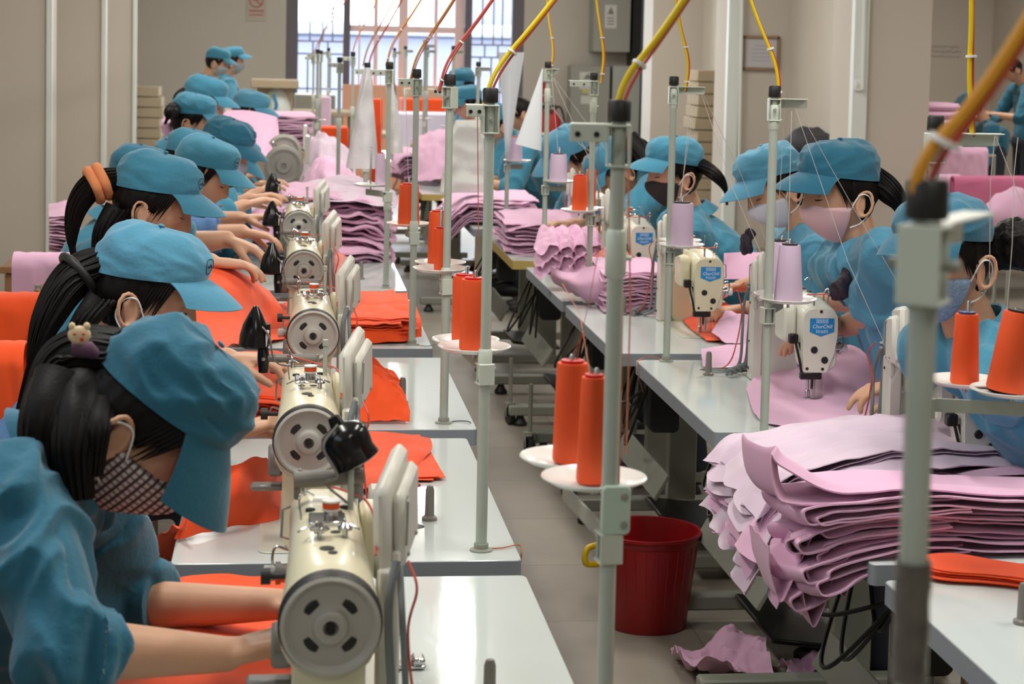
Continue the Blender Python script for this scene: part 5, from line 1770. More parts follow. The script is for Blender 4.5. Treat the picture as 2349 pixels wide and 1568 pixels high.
# ---- bundles behind the left workers
def chair(p, label, rz=0):
    t = thing('chair', label, 'chair', p, rz, None)
    MB().prism(rrect(.36, .36, .04, 4), .43, .455, 'z', .005).build('seat', mat('chair_wood', (150, 110, 74), .5), t)
    for sx in (-1, 1):
        for sy in (-1, 1):
            MB().cyl((sx * .15, sy * .15, 0), (sx * .15, sy * .15, .43 if sx > 0 else .88), .011, 10).build('leg', M['steel'], t)
    MB().box((-.15, 0, .80), (.02, .34, .14), .006).build('backrest', mat('chair_wood', (150, 110, 74), .5), t)
    return t
def bundle(px0, px1, py, Y, hh, m_, lbl, r=.05, py1=None):
    a, b_ = at(px0, py, Y), at(px1, py if py1 is None else py1, Y)
    def fn(u, v):
        p = a.lerp(b_, u)
        # profile: up the back, rounded over, down the front
        t = v * 2 - 1
        if abs(t) < .35:
            an = t / .35 * PI / 2
            o_ = Vector((0, -math.sin(an) * r * -1, (math.cos(an) - 1) * r))
            o_.y = -math.sin(-an) * r * 1
        else:
            o_ = Vector((0, math.copysign(r, t), -r - (abs(t) - .35) / .65 * hh))
        q = Vector((u * 4, t * 3, Y))
        return p + o_ + Vector((0, 1, .5)) * .006 * noise.noise(q * 2)
    b = MB().grid(fn, 30, 50, .006)
    o = b.build('cloth_bundle', m_, None, 60)
    c = (a + b_) / 2
    o.data.transform(Matrix.Translation(-c))
    o.location = c
    tag(o, lbl, 'cloth')
    return c
for a in ((32, 170, 580, 6.4, .40, M['pink'], 'smooth pink cloth draped over a chair back behind the peach scrunchie worker'), (-60, 100, 672, 5.0, .45, M['orange'], 'upper orange cloth draped over a chair back at the left edge'), (-90, 60, 785, 4.1, .5, M['orange'], 'lower orange cloth draped over a chair back at the left edge')):
    c = bundle(*a)
    chair((c.x + .15, c.y + .0, 0), 'wooden chair under the ' + a[6].split(' draped')[0])
for q in range(12):
    y = 8.6 + q * .02
    cloth(layer('pink cloth piece in the slanted stack beside the left column', q, 12), [[at(112, 575 - q * 7, y), at(112, 560 - q * 8, y + .4)], [at(150, 585 - q * 8, y), at(150, 560 - q * 9, y + .4)], [at(185, 600 - q * 8, y), at(185, 575 - q * 9, y + .4)]], M['pink'], 12, 10, amp=.008, seed=60 + q, group='pink pieces in the slanted stack by the left column')
tt = thing('side_table', 'low wooden table holding the slanted pink stack near the left column', 'table', (-1.02, 8.9, 0))
MB().box((0, 0, .64), (.5, .6, .03), .004).build('tabletop', mat('chair_wood', (150, 110, 74), .5), tt)
for sx in (-1, 1):
    for sy in (-1, 1):
        MB().box((sx * .21, sy * .26, .31), (.04, .04, .62), .003).build('leg', mat('chair_wood', (150, 110, 74), .5), tt)
cloth('pink bundle behind the dull capped worker with the bare ear', [[at(368, 300, 10.2), at(370, 275, 10.2), at(385, 258, 10.3)], [at(385, 315, 10.1), at(388, 285, 10.1), at(400, 265, 10.3)], [at(400, 310, 10.2), at(402, 285, 10.2), at(410, 262, 10.3)]], M['pink'], amp=.02, f=10, ax=(0, -1, .3))

# ------------------------------------------------------------------ right row cloth
# pale pile hanging over the aisle edge
rnd = random.Random(5)
for k in range(25):
    z0 = .770 + k * .0040
    yA = 3.66 + rnd.uniform(-.05, .05) + .012 * (k % 5)
    yB = 4.06 + rnd.uniform(-.04, .04)
    rows = []
    out = rnd.uniform(.0, .05)
    cols = 8
    ln = [rnd.uniform(-.03, .035) for _ in range(cols)]
    for (x, dz) in ((1.66, .0), (1.50, .012), (1.34, .018), (1.20, .006), (1.115, -.015), (1.035 - out * .5, -.07 + .0012 * k), (1.0 - out, -.145 + .0018 * k)):
        r = []
        for j in range(cols):
            y = yA + (yB - yA) * j / (cols - 1.)
            w = (1.66 - x) / .67
            r.append((x - ln[j] * w * w, y - .04 * w * (1 - j / 7), z0 + dz * (1.0 if x > 1.1 else (1.25 - .5 * j / 7)) + ln[(j + 2) % cols] * .5 * w))
        rows.append(r)
    cloth(layer('pale pink cloth piece of the fanned pile over the table edge', k, 25) if k < 24 else 'topmost pale pink cloth of the fanned pile, lying smooth', rows, M['pink2'] if k > 15 or k % 3 == 0 else M['pink'], 44, 40, .0022, amp=.004, f=13, seed=3 + k * .03, group='pale pink pieces of the fanned pile' if k < 24 else None)
# folded pile in front
for k in range(11):
    zt = .886 - k * .0112
    dr = .0062 * k + (.012 if k % 3 == 1 else 0)
    _ = (.0, .005, .012, .03, .02, .05, .04, .07, .06, .08, .10, .11, .12, .13, .15)[k]
    tip = (.885, .93, .955, .985, .955, .94, .985, .95, .93, .97, .95)[k]
    y0 = 3.33 + rnd.uniform(-.015, .02) + (.0 if k < 4 else .008 * (k % 4))
    y1 = y0 + rnd.uniform(.14, .22)
    th = rnd.uniform(.010, .026)
    prof = [(1.92, zt), (1.72, zt + .006 - .03 * (1 - k / 14.)), (1.5, zt - .016 + .0), (1.32, zt - .012), (1.18, zt - dr * .08), (1.08, zt - dr * .3), (1.0, zt - dr * .75), (tip + .02, zt - dr * 1.05 + (.05 if k == 0 else 0)), (tip, zt - dr * 1.15 - .006 + (.075 if k == 0 else 0)), (tip + .012, zt - dr * 1.2 - th - .004 + (.02 if k == 0 else 0)), (tip + .05, zt - dr * 1.05 - th - .004), (1.08, zt - dr * .5 - th - .003), (1.25, zt - dr * .15 - th)]
    rows = [[(x + .02 * math.sin(j * 1.3 + k), y0 + (y1 - y0) * j / 4 + (1.9 - x) * -.03, z + .006 * math.sin(j * 2.1 + k * 1.7) * ((1.9 - x) / .9)) for j in range(5)] for x, z in prof]
    cloth(('pink looped cloth in the drooping foreground pile, ' + _ON[k].replace('lowest', 'first') + ' from its top') if k else 'topmost pink cloth of the drooping foreground pile, corner curling up', rows, M['pink'], 64, 20, .0034, amp=.0022, f=9, seed=70 + k * .1, group='looped pink pieces of the foreground pile' if k else None)
for k, (xa, za, zb, w) in enumerate(((1.0, .79, .625, .046), (.935, .78, .675, .04), (1.05, .77, .68, .03))):
    cloth('pink cloth end hanging as a %s loop under the foreground pile' % ['long pointed', 'rounded left', 'short inner'][k], [[(xa - w, 3.34 + .05 * j, za), ] * 1 + [(xa - w * .9, 3.34 + .04 * j, (za + zb) / 2), (xa - w * .3, 3.34 + .03 * j, zb), (xa + w * .4, 3.34 + .04 * j, (za + zb) / 2 + .01), (xa + w, 3.34 + .05 * j, za + .01)] for j in range(4)], M['pink'], 20, 30, .002, amp=.004, f=14, seed=90 + k)
# flat pink and mint cloth at the nearest right machine
cloth('pink cloth flowing over the bed of the machine at the right edge', [[(1.34, 3.52, .86), (1.36, 3.65, .84), (1.38, 3.78, .80)], [(1.5, 3.52, .875), (1.52, 3.64, .86), (1.52, 3.78, .80)], [(1.62, 3.52, .90), (1.64, 3.65, .89), (1.66, 3.82, .84)], [(1.74, 3.52, .90), (1.76, 3.7, .88), (1.78, 3.9, .84)]], M['pink'], amp=.006, f=7)
cloth('mint green cloth with a printed line at the right edge', [[on(2290, 1015, .80), on(2295, 1045, .80)], [on(2340, 1020, .81), on(2345, 1060, .81)], [on(2400, 1030, .81), on(2400, 1075, .81)]], mat('mint_cloth', (190, 216, 206), .85), amp=.004)
cloth('lilac pink cloth behind the machine at the right edge', [[on(2275, 1000, .86), on(2285, 1040, .80)], [on(2330, 995, .87), on(2340, 1045, .80)], [on(2400, 995, .87), on(2400, 1045, .80)]], M['pink'], amp=.006)
# orange hourglass pieces on the nearest right table
def cutpiece(c, ang, label, grp, dz):
    pts = []
    for k in range(40):
        a = 2 * PI * k / 40
        r = .085 * (1 - .0 * math.cos(2 * a))
        x, y = .17 * math.cos(a), .085 * math.sin(a) * (1 - .45 * math.exp(-(math.cos(a) / .45) ** 2))
        x = math.copysign(abs(math.cos(a)) ** .7, math.cos(a)) * .17
        pts.append((x * math.cos(ang) - y * math.sin(ang), x * math.sin(ang) + y * math.cos(ang)))
    o = MB().prism(pts, 0, .0022, 'z', .0006).build('cut_cloth_piece', M['orange'])
    o.location = (c[0], c[1], .761 + dz)
    tag(o, label, 'cloth', grp)
cp = on(2320, 1320, .77)
for k in range(7):
    cutpiece((cp.x + .006 * math.sin(k * 2.4), cp.y + .006 * math.cos(k * 1.7)), -.5 + .03 * math.sin(k), layer('hourglass shaped orange cloth piece on the nearest right table', k, 7) if k < 6 else 'topmost hourglass shaped orange cloth piece with a stitched rim', 'hourglass orange pieces' if k < 6 else None, k * .0032)
# work sheet of the pink mask worker
cloth('large pale pink sheet under the needle of the pink mask worker', [[on(1712, 895, .765), on(1735, 860, .775), on(1800, 815, .80), on(1850, 795, .81)], [on(1740, 960, .764), on(1800, 905, .768), on(1860, 850, .80), on(1900, 800, .82)], [on(1830, 985, .764), on(1880, 930, .766), on(1930, 870, .80), on(1960, 795, .85)], [on(1960, 1000, .764), on(1990, 930, .767), on(2010, 880, .79), on(2010, 825, .84)], [on(2120, 1000, .764), on(2120, 930, .767), on(2120, 890, .77), on(2120, 860, .78)]], M['pink'], 50, 44, amp=.004, f=6, zmin=.763)
# fourth station
cloth('orange cloth under the needle of the cream right machine', [[on(1565, 700, .77), on(1570, 740, .766), on(1620, 782, .765)], [on(1620, 690, .79), on(1640, 730, .79), on(1665, 784, .765)], [on(1690, 700, .80), on(1700, 730, .79), on(1700, 780, .765)], [on(1745, 700, .79), on(1750, 730, .78), on(1750, 770, .765)]], M['orange'], amp=.006, f=10)
cloth('shiny pink folded cloth on top of the orange cloth, right row', [[on(1632, 760, .79), on(1650, 735, .815), on(1665, 715, .83)], [on(1680, 790, .775), on(1690, 760, .805), on(1700, 722, .83)], [on(1740, 785, .775), on(1745, 755, .80), on(1745, 730, .82)]], M['pink'], amp=.006, f=12)
cloth('flat pink panel lying by the grey hose, right row', [[on(1608, 800, .785), on(1612, 842, .765)], [on(1670, 792, .79), on(1680, 848, .766)], [on(1745, 785, .79), on(1750, 850, .766)]], M['pink'], amp=.004)
cloth('lilac sheet standing behind the cream right machine', [[on(1660, 640, .86), on(1660, 580, .95)], [on(1710, 640, .86), on(1715, 578, .95)], [on(1765, 640, .86), on(1765, 580, .95)]], M['pink'], amp=.004, ax=(0, -1, 0))
# fifth station stacks
pile('pink cloth piece in the thick stack behind the blurred pole', 1.13, 1.37, 6.48, 6.95, 17, M['pink'], dz=.0085, jit=.02, seed=41, group='pink pieces of the thick right stack', amp=.005, bulge=.015, f=12)
cloth('pink slab of cloth laid across the aisle side of the thick right stack', [[on(1262, 610, .90), on(1268, 645, .84), on(1300, 668, .785)], [on(1310, 625, .88), on(1320, 655, .84), on(1345, 690, .775)], [on(1365, 612, .91), on(1375, 660, .84), on(1395, 700, .77)], [on(1430, 630, .88), on(1440, 670, .83), on(1452, 700, .77)]], M['pink'], amp=.006, f=8)
rnd = random.Random(8)
for k in range(12):
    a = at(1255 + 95 * (k % 4) / 3, 545 + 62 * (k // 4) / 2.2, 7.15)
    z = a.z
    cloth('ruffled pink piece on the fifth right table, ' + ['front', 'middle', 'back'][k // 4] + ' row, ' + ['leftmost', 'left of centre', 'right of centre', 'rightmost'][k % 4], [[a + Vector((-.05, .0, -.03)), a + Vector((-.02, .03, .03)), a + Vector((.02, .0, .04)), a + Vector((.05, .02, -.02))], [a + Vector((-.055, -.05, -.05)), a + Vector((-.01, -.04, .0)), a + Vector((.03, -.05, .01)), a + Vector((.06, -.03, -.05))], [a + Vector((-.03, -.09, -.07)), a + Vector((0, -.08, -.03)), a + Vector((.03, -.09, -.03)), a + Vector((.05, -.07, -.07))]], M['pink'], 20, 18, amp=.012, f=22, seed=100 + k, group='ruffled pink pieces on the fifth right table')
bm_ = MB().ellip((0, 0, 0), (.10, .16, .085), 28)
o = bm_.build('plastic_bag', mat('coral_plastic', (236, 130, 112), .12, Transmission_Weight=.35, bump=(24, .8, .02)))
displace(o.data, folds(.02, 12, 4))
o.location = at(1410, 585, 6.98); o.location.z = .845
tag(o, 'shiny coral plastic bag beside the ruffled pink bunch', 'bag')
pile('pink cloth piece in the left stack on the sixth right table', 1.0, 1.36, 8.35, 8.95, 16, M['pink'], dz=.0085, jit=.025, seed=42, group='pink pieces on the sixth right table', amp=.006, bulge=.02, f=12)
cloth('pink sheet covering the stack on the sixth right table', [[(.99, 8.33, .86), (1.0, 8.6, .905), (1.0, 8.95, .90)], [(1.15, 8.30, .895), (1.15, 8.6, .925), (1.15, 8.95, .91)], [(1.38, 8.32, .895), (1.38, 8.6, .92), (1.38, 8.95, .90)]], M['pink'], amp=.006)
pile('pink cloth piece in the stack overhanging the seventh right table', .84, 1.30, 9.7, 10.4, 14, M['pink'], dz=.009, jit=.03, seed=43, group='pink pieces overhanging the seventh right table', amp=.008, drop=(.95, 1), f=12)
pile('pink cloth piece in the corner stack of the far right table', .78, 1.05, 12.9, 13.9, 12, M['pink'], dz=.014, jit=.03, seed=44, group='pink pieces on the far right table', amp=.010, drop=(.84, 1), f=10)
cloth('smooth pink hump of cloth on the far right table', [[(.86, 12.4, .77), (.86, 12.7, 1.0), (.86, 13.2, 1.02)], [(1.05, 12.3, .80), (1.05, 12.7, 1.08), (1.05, 13.2, 1.05)], [(1.25, 12.4, .77), (1.25, 12.7, 1.0), (1.25, 13.2, 1.02)]], M['pink'], amp=.02)
# scraps under the tables
for k, (px, py, sx) in enumerate(((1650, 1500, .09), (1865, 1530, .06), (1960, 1380, .0))):
    if not sx: continue
    a = on(px, py, .05)
    rnd = random.Random(k)
    ctrl = [[a + Vector((sx * (i - 1.5) * .9 + rnd.uniform(-.02, .02), sx * (j - 1.5) * .9, max(.0, .05 * math.sin(i * 2.2 + j * 1.4) + rnd.uniform(-.01, .05)) - .04)) for j in range(4)] for i in range(4)]
    cloth('crumpled pink scrap on the floor %s' % ['beside the treadle of the near right table', 'deep under the near right table'][k], ctrl, M['pink'], 30, 30, amp=.02, f=18, seed=k + 3, name='cloth_scrap', zmin=.006)
# ------------------------------------------------------------------ overhead power track and cables
DX, DZ = .86, 2.32
b = MB()
b.box((DX, 8.5, DZ + .03), (.07, 19, .05), .004)
struct(b.build('trim_7', M['trimw'], smooth=0))
for y in np.arange(0, 18, 2.0):
    struct(MB().cyl((DX, float(y), DZ + .05), (DX, float(y), ZC), .006, 8).build('trim_8', M['steel']))
def stand_cable(px, py, Y, qx, qy, dY, col, r, label, wire=True, grp=None, sag=.03):
    a = at(px, py, Y)
    q = at(qx, qy, Y + dY)
    d = (q - a)
    k = (DZ - a.z) / max(d.z, .02)
    if k > 6: k = 6
    e = a + d * k
    mid = a.lerp(q, .35) + Vector((0, 0, -sag * .4)) + Vector((-sag * math.copysign(1, d.x), 0, 0)) * .5
    pts = [a + Vector((0, 0, -.03)), mid, q, a.lerp(e, .75), e]
    o = cable('power_cable', label, pts, r, M[col], 'cable', grp)
    if wire:
        off = Vector((r * 1.9, .004, -r))
        pts = [p + off * (1 if i % 2 else .6) for i, p in enumerate(pts)]
        b = MB().tube(bez(pts, 12), r * .55, 6)
        b.build('red_lead', M['red'], o)
        for f_ in (.12, .45):
            c = bez([p for p in pts], 12)[int(f_ * 36)]
            MB().lathe([(r * 1.5, -.002), (r * 2.3, -.002), (r * 2.3, .002), (r * 1.5, .002)], c - off * .5, (d.normalized()), 12).build('cable_tie', M['white'], o)
    return o
stand_cable(1410, 245, 2.3, 1568, 0, .02, 'yel', .0042, 'thick yellow cable rising to the right from the middle pole')
stand_cable(1108, 212, 3.404, 1268, 0, .02, 'yel', .0042, 'yellow cable rising from the pole with wide white plates')
stand_cable(1006, 180, 4.577, 1128, 0, .02, 'red', .0032, 'reddish cable rising from the third pole left of the aisle')
stand_cable(940, 165, 5.79, 1040, 0, .02, 'orc', .0034, 'orange cable rising from the fourth pole left of the aisle')
stand_cable(885, 133, 7.15, 965, 0, .02, 'orc', .0028, 'dull orange cable rising from the fifth pole left of the aisle')
stand_cable(842, 150, 8.5, 905, 30, .02, 'red', .0026, 'thin red cable before the window, sixth pole')
stand_cable(832, 138, 9.8, 893, 20, .02, 'orc', .0028, 'thin orange cable before the window, seventh pole')
stand_cable(806, 120, 11.2, 860, 10, .02, 'orc', .0028, 'thin orange cable before the window, eighth pole')
stand_cable(728, 116, 12.6, 770, 10, .02, 'gcab', .0025, 'thin grey cable left of the window mullion')
stand_cable(718, 116, 13.6, 790, 5, .02, 'orc', .0028, 'pale orange cable at the left window panel')
stand_cable(2128, 436, 1.2, 2349, 60, -.02, 'orc', .0050, 'thick amber cable out of focus at the right edge', sag=.05)
stand_cable(2231, 270, 3.14, 2228, 0, 0, 'yel', .0042, 'yellow cable hanging straight onto the right pole', sag=-.01)
stand_cable(1787, 210, 4.334, 1722, 0, 0, 'yel', .0038, 'yellow cable falling to the pole before the pink mask worker')
stand_cable(1572, 185, 5.492, 1553, 20, 0, 'yel', .0038, 'yellow cable falling to the pole before the dark masked worker')
stand_cable(1378, 172, 6.754, 1368, 0, 0, 'yel', .0038, 'yellow cable falling before the electric cabinet')
stand_cable(1262, 150, 7.901, 1256, 20, 0, 'yel', .0034, 'yellow cable falling to the pole with the taped paper cone')
# ---- threads
def threads(label, segs, m_='string', r=.0005, name='thread', grp=None):
    p0 = Vector(segs[0][0])
    o = None
    for k, pts in enumerate(segs):
        b = MB().tube([Vector(p) for p in pts], r, 5)
        if o is None:
            o = b.build(name, M[m_])
            tag(o, label, 'thread', grp)
        else:
            b.build('strand', M[m_], o)
    return o
def A(*a): return at(*a)
threads('white threads slanting from the pole to the pink mask worker', [[A(1825, 250, 4.32), A(1945, 600, 4.40), A(2030, 790, 4.45)], [A(1832, 252, 4.32), A(1960, 480, 4.5), A(2090, 700, 4.6)], [A(1808, 562, 4.34), A(1816, 255, 4.32)], [A(1782, 552, 4.46), A(1800, 255, 4.33)]], r=.0007)
threads('white threads slanting from the pole to the pale capped worker', [[A(1608, 212, 5.46), A(1680, 430, 5.5), A(1748, 585, 5.5)], [A(1614, 218, 5.46), A(1700, 400, 5.7), A(1760, 560, 5.8)], [A(1562, 460, 5.49), A(1586, 215, 5.46)], [A(1560, 455, 5.6), A(1596, 215, 5.46)]], r=.0008)
threads('white threads fanning from the taped paper pole', [[A(1268, 178, 7.9), A(1350, 360, 7.9), A(1400, 500, 7.9)], [A(1270, 178, 7.9), A(1380, 330, 8.0), A(1500, 500, 8.1)], [A(1240, 210, 8.5), A(1330, 330, 8.5), A(1480, 440, 8.2)], [A(1280, 345, 7.9), A(1266, 180, 7.9)]], r=.0009)
threads('long grey threads sagging from the rightmost bracket', [[A(2282, 312, 3.1), A(2272, 420, 3.1), A(2270, 640, 3.15)], [A(2284, 312, 3.1), A(2330, 430, 3.1), A(2349, 480, 3.1)], [A(2335, 315, 3.1), A(2326, 400, 3.1), A(2322, 560, 3.1), A(2310, 710, 3.1)]], r=.0006)
threads('orange threads rising from the two large orange spools', [[A(1322, 835, 2.53), A(1335, 760, 2.5), A(1352, 690, 2.45), A(1375, 560, 2.4), A(1372, 282, 2.32)], [A(1357, 876, 2.37), A(1330, 720, 2.6), A(1290, 650, 2.9)], [A(1340, 760, 2.5), A(1290, 860, 2.55), A(1275, 890, 2.56)]], 'ostring', .0005)
threads('orange thread trailing down along the middle pole', [[A(1425, 270, 2.3), A(1428, 700, 2.3), A(1420, 1100, 2.3), A(1412, 1300, 2.3), A(1405, 1560, 2.3)], [A(1440, 300, 2.34), A(1446, 700, 2.36), A(1436, 1040, 2.36)]], 'ostring', .0011)
threads('orange thread trailing down along the pole with wide plates', [[A(1118, 230, 3.4), A(1128, 420, 3.42), A(1125, 800, 3.42), A(1120, 900, 3.42), A(1112, 1050, 3.41)], [A(1085, 640, 3.47), A(1098, 560, 3.44), A(1095, 255, 3.40)]], 'ostring', .0009)
threads('pale threads hanging beside the fourth pole', [[A(947, 200, 5.79), A(952, 420, 5.8), A(955, 600, 5.8)], [A(937, 425, 5.86), A(930, 205, 5.8)]], 'string', .0008)
threads('pale threads hanging beside the fifth pole', [[A(893, 160, 7.15), A(898, 420, 7.15), A(897, 560, 7.15)], [A(875, 350, 7.2), A(872, 160, 7.15)]], 'string', .0009)
threads('dark thread hanging along the pole before the pink mask worker', [[A(1783, 225, 4.33), A(1776, 400, 4.33), A(1765, 640, 4.33), A(1745, 1000, 4.33)]], 'trou', .0006)
for k, (bx, pts, lb) in enumerate((('ostring', [on(1108, 1258, .762), on(1150, 1256, .762), on(1192, 1250, .762), on(1196, 1275, .745), on(1192, 1300, .70)], 'thin orange wire crossing the corner of the nearest left table'),
                                  ('trou', [on(1024, 968, .762), on(1055, 965, .762), on(1078, 968, .762), on(1083, 985, .745), on(1085, 1010, .72)], 'thin dark wire crossing the corner of the second left table'),
                                  ('gcab', [on(950, 788, .762), on(975, 793, .762), on(1000, 790, .762)], 'thin grey wire at the foot of the fourth pole'),
                                  ('ostring', [on(1750, 1015, .762), on(1720, 1005, .762), on(1700, 1012, .762), on(1694, 1040, .74), on(1696, 1075, .7)], 'thin orange wire at the foot of the right pole by the pale pile'),
                                  ('ostring', [on(1530, 828, .762), on(1495, 818, .762), on(1465, 826, .762), on(1462, 850, .74), on(1475, 900, .66)], 'thin orange wire at the foot of the pole before the lilac spool'))):
    cable('wire', lb, pts, .0012, M[bx], 'wire')
# ---- pegs, hinges and hoses on the tables
def peg(p, label):
    t = thing('rest_peg', label, 'peg', p, 0, 'grey rest pegs on the tables')
    MB().lathe([(.0095, .004), (.0085, .06), (.006, .068), (0, .070)], n=16).build('pin', M['lampgrey'], t)
    MB().lathe([(.015, 0), (.015, .006), (.010, .009), (.009, .012)], n=18).build('collar', M['lampgrey'], t)
peg(on(985, 1192, TZ), 'grey rest peg beside the control panel, nearest left table but one')
peg(on(923, 925, TZ), 'grey rest peg beside the upright orange folds')
peg(on(1122, 1620, TZ), 'grey rest peg at the bottom edge of the picture')
peg(on(828, 640, TZ), 'grey rest peg beside the fourth left control panel')
peg(on(1625, 860, TZ), 'grey rest peg in front of the flat pink panel')
peg(on(1430, 722, TZ), 'grey rest peg behind the blurred middle pole')
peg(on(1212, 552, TZ), 'grey rest peg on the yellow edged right table')
peg(on(2345, 1430, TZ), 'grey rest peg by the hourglass orange pieces')
b = MB()
q = on(940, 1530, TZ)
b.box((q.x, q.y, TZ + .004), (.045, .03, .006), .002)
b.box((q.x + .012, q.y, TZ + .012), (.02, .034, .012), .004)
tag(b.build('table_hinge', M['chrome']), 'chrome hinge plate on the table right of the nearest machine', 'hinge')
def hose(pts, label, n=3, r=.0055):
    path = bez(pts, 14)
    k = len(path)
    t = None
    for s_ in range(n):
        sp = []
        for i, p in enumerate(path):
            a = i * .55 + 2 * PI * s_ / n
            tv = (path[min(i + 1, k - 1)] - path[max(i - 1, 0)]).normalized()
            u = tv.cross(Vector((0, 0, 1))).normalized()
            w = tv.cross(u)
            sp.append(p + (u * math.cos(a) + w * math.sin(a)) * r * 1.1)
        b = MB().tube(sp, r, 8)
        if t is None:
            t = b.build('twisted_hose', M['gcab'])
            tag(t, label, 'hose')
        else:
            b.build('hose_strand', M['gcab'], t)
hose([on(1670, 855, .775), on(1710, 838, .785), on(1760, 822, .80), on(1800, 800, .83)], 'twisted grey hoses on the table left of the pink mask worker\'s machine')
hose([on(1450, 716, .775), on(1480, 702, .785), on(1510, 685, .80), on(1535, 660, .85)], 'twisted grey hoses beside the cream right machine')
b = MB()
p, q = on(1605, 848, .77), on(1745, 842, .77)
b.tube([p, p.lerp(q, .15), q], [.0015, .006, .006], 10)
o = tag(b.build('screwdriver', M['chrome']), 'steel screwdriver with a red tip lying before the twisted hoses', 'tool')
MB().tube([q, q + (q - p).normalized() * .02], [.009, .007], 10).build('tip', M['cone'], o)
b = MB().tube([on(940, 1117, .80), on(962, 1112, .80)], .004, 8)
tag(b.build('marker', M['cone']), 'short dark red marker lying on the flat orange cloth', 'pen')
b = MB()
q = on(865, 1160, .77)
b.box((q.x, q.y, .785), (.035, .06, .05), .006)
tag(b.build('small_box', M['panel']), 'small white switch box behind the nearest control panel', 'box')
# label strip and cable hole on the second table
q = on(640, 1262, TZ)
b = MB().prism(rrect(.055, .028, .012, 4, q.x, q.y), TZ, TZ + .0006, 'z')
tag(b.build('sticker', M['clear']), 'clear sticker on the front edge of the second left table', 'sticker')
q = on(955, 1207, TZ)
tag(MB().lathe([(.016, 0), (.016, .001), (0, .0012)], (q.x, q.y, TZ), n=20).build('cable_hole_cover', M['dark']), 'dark cable hole beside the grey peg on the second left table', 'cover')

# ------------------------------------------------------------------ red bucket
q = on(1500, 1435, 0.0)
bk = thing('bucket', 'red plastic bucket on the floor in the aisle under the right tables', 'bucket', (q.x - .02, q.y + .02, 0))
h_, rb, rt = .285, .118, .148
b = MB()
b.lathe([(0, .004), (rb * .96, .0), (rb, .006), (rt * .985, h_ - .03), (rt, h_ - .028), (rt * 1.02, h_ - .012), (rt * 1.06, h_ - .008), (rt * 1.06, h_), (rt * .99, h_), (rt * .96, h_ - .03), (rb * .94, .012), (0, .012)], n=56)
for k in range(28):
    a = 2 * PI * k / 28
    b.cyl((rb * 1.0 * math.cos(a), rb * math.sin(a), .02), (rt * .985 * math.cos(a), rt * .985 * math.sin(a), h_ - .035), .0016, 5)
b.build('pail', mat('red_plastic', (150, 16, 22), .35), bk)
b = MB()
b.tube(bez([(-rt * .98, -.03, h_ - .035), (-rt * 1.28, -.05, h_ - .045), (-rt * 1.30, -.06, h_ - .085), (-rt * .95, -.04, h_ - .09)], 10), .009, 10)
b.build('handle', mat('yellow_plastic', (226, 190, 20), .4), bk)
# small wheeled trolley feet under the right row
def caster(px, py, label):
    q = on(px, py, .045)
    t = thing('caster_wheel', label, 'caster', (q.x, q.y, 0), 0, None)
    MB().lathe([(0, -.013), (.036, -.013), (.040, -.009), (.040, .009), (.036, .013), (0, .013)], (0, 0, .040), (1, .25, 0), 24).build('wheel', M['rubber'], t)
    b = MB()
    for sx in (-1, 1):
        b.box((sx * .019, 0, .065), (.003, .03, .06), .001)
    b.box((0, 0, .097), (.045, .035, .006), .002)
    b.build('fork', M['steel'], t)
    b = MB().cyl((0, 0, .097), (0, .0, .30), .009, 8)
    b.build('stem', M['steel'], t)
    return t
caster(1215, 1020, 'black caster wheel under the right row, nearer one')
caster(1170, 950, 'black caster wheel under the right row, farther one')
# ---------- hanging bags and papers
M['film'] = mat('clear_film', (240, 238, 240), .22, Alpha=.66, bump=(14, .8, .01))
M['wfilm'] = mat('white_film', (236, 238, 232), .3, bump=(14, .8, .01))
M['paper'] = mat('paper', (226, 232, 236), .7)
def film(label, px, py0, py1, w0, w1, Y, m_='film', name='plastic_bag'):
    def fn(u, v):
        cx = px[0] + (px[1] - px[0]) * v
        w = w0 + (w1 - w0) * v ** .8
        a = 2 * PI * u
        p = at(cx + w * math.cos(a) / 2, py0 + (py1 - py0) * v, Y)
        p.y += .05 * math.sin(a) * (.3 + v) + .02 * noise.noise(Vector((u * 6, v * 5, Y)))
        p.x += .008 * noise.noise(Vector((u * 9, v * 3, Y + 3)))
        return p
    b = MB().grid(fn, 30, 26, .0008, True)
    o = b.build(name, M[m_], None, 60)
    return tag(o, label, 'bag')
film('long clear plastic bag hanging on the pole left of the fifth stand', (842, 830), 155, 385, 14, 72, 8.3)
film('clear plastic bag hanging just right of the fifth stand', (893, 905), 140, 350, 10, 40, 7.3)
o = film('bulging white plastic bag between the right row poles', (1075, 1062), 275, 440, 60, 110, 9.9, 'wfilm')
b = MB().grid(lambda u, v: at(1143 + 60 * u + 8 * v * (1 - u), 120 + 245 * v * (1 - .0 * u), 9.1) + Vector((-.0 - .10 * v * (u - .2), .03 * math.sin(PI * u), 0)), 12, 20, .0008)
tag(b.build('paper_sheet', M['paper'], None, 60), 'tall white paper sheet wrapped around a pole of the right row', 'paper')
def conep(u, v):
    top = at(1245, 155, 7.75)
    a = 2 * PI * u
    c = at(1212, 338, 7.75)
    r = .055 * v
    return top.lerp(c, v) + Vector((math.cos(a) * r, math.sin(a) * r * .5, -.25 * math.cos(a) * r))
b = MB().grid(conep, 28, 14, .0008, True)
tag(b.build('paper_cone', M['paper'], None, 60), 'white paper cone taped to a pole, wide end pointing down', 'paper')

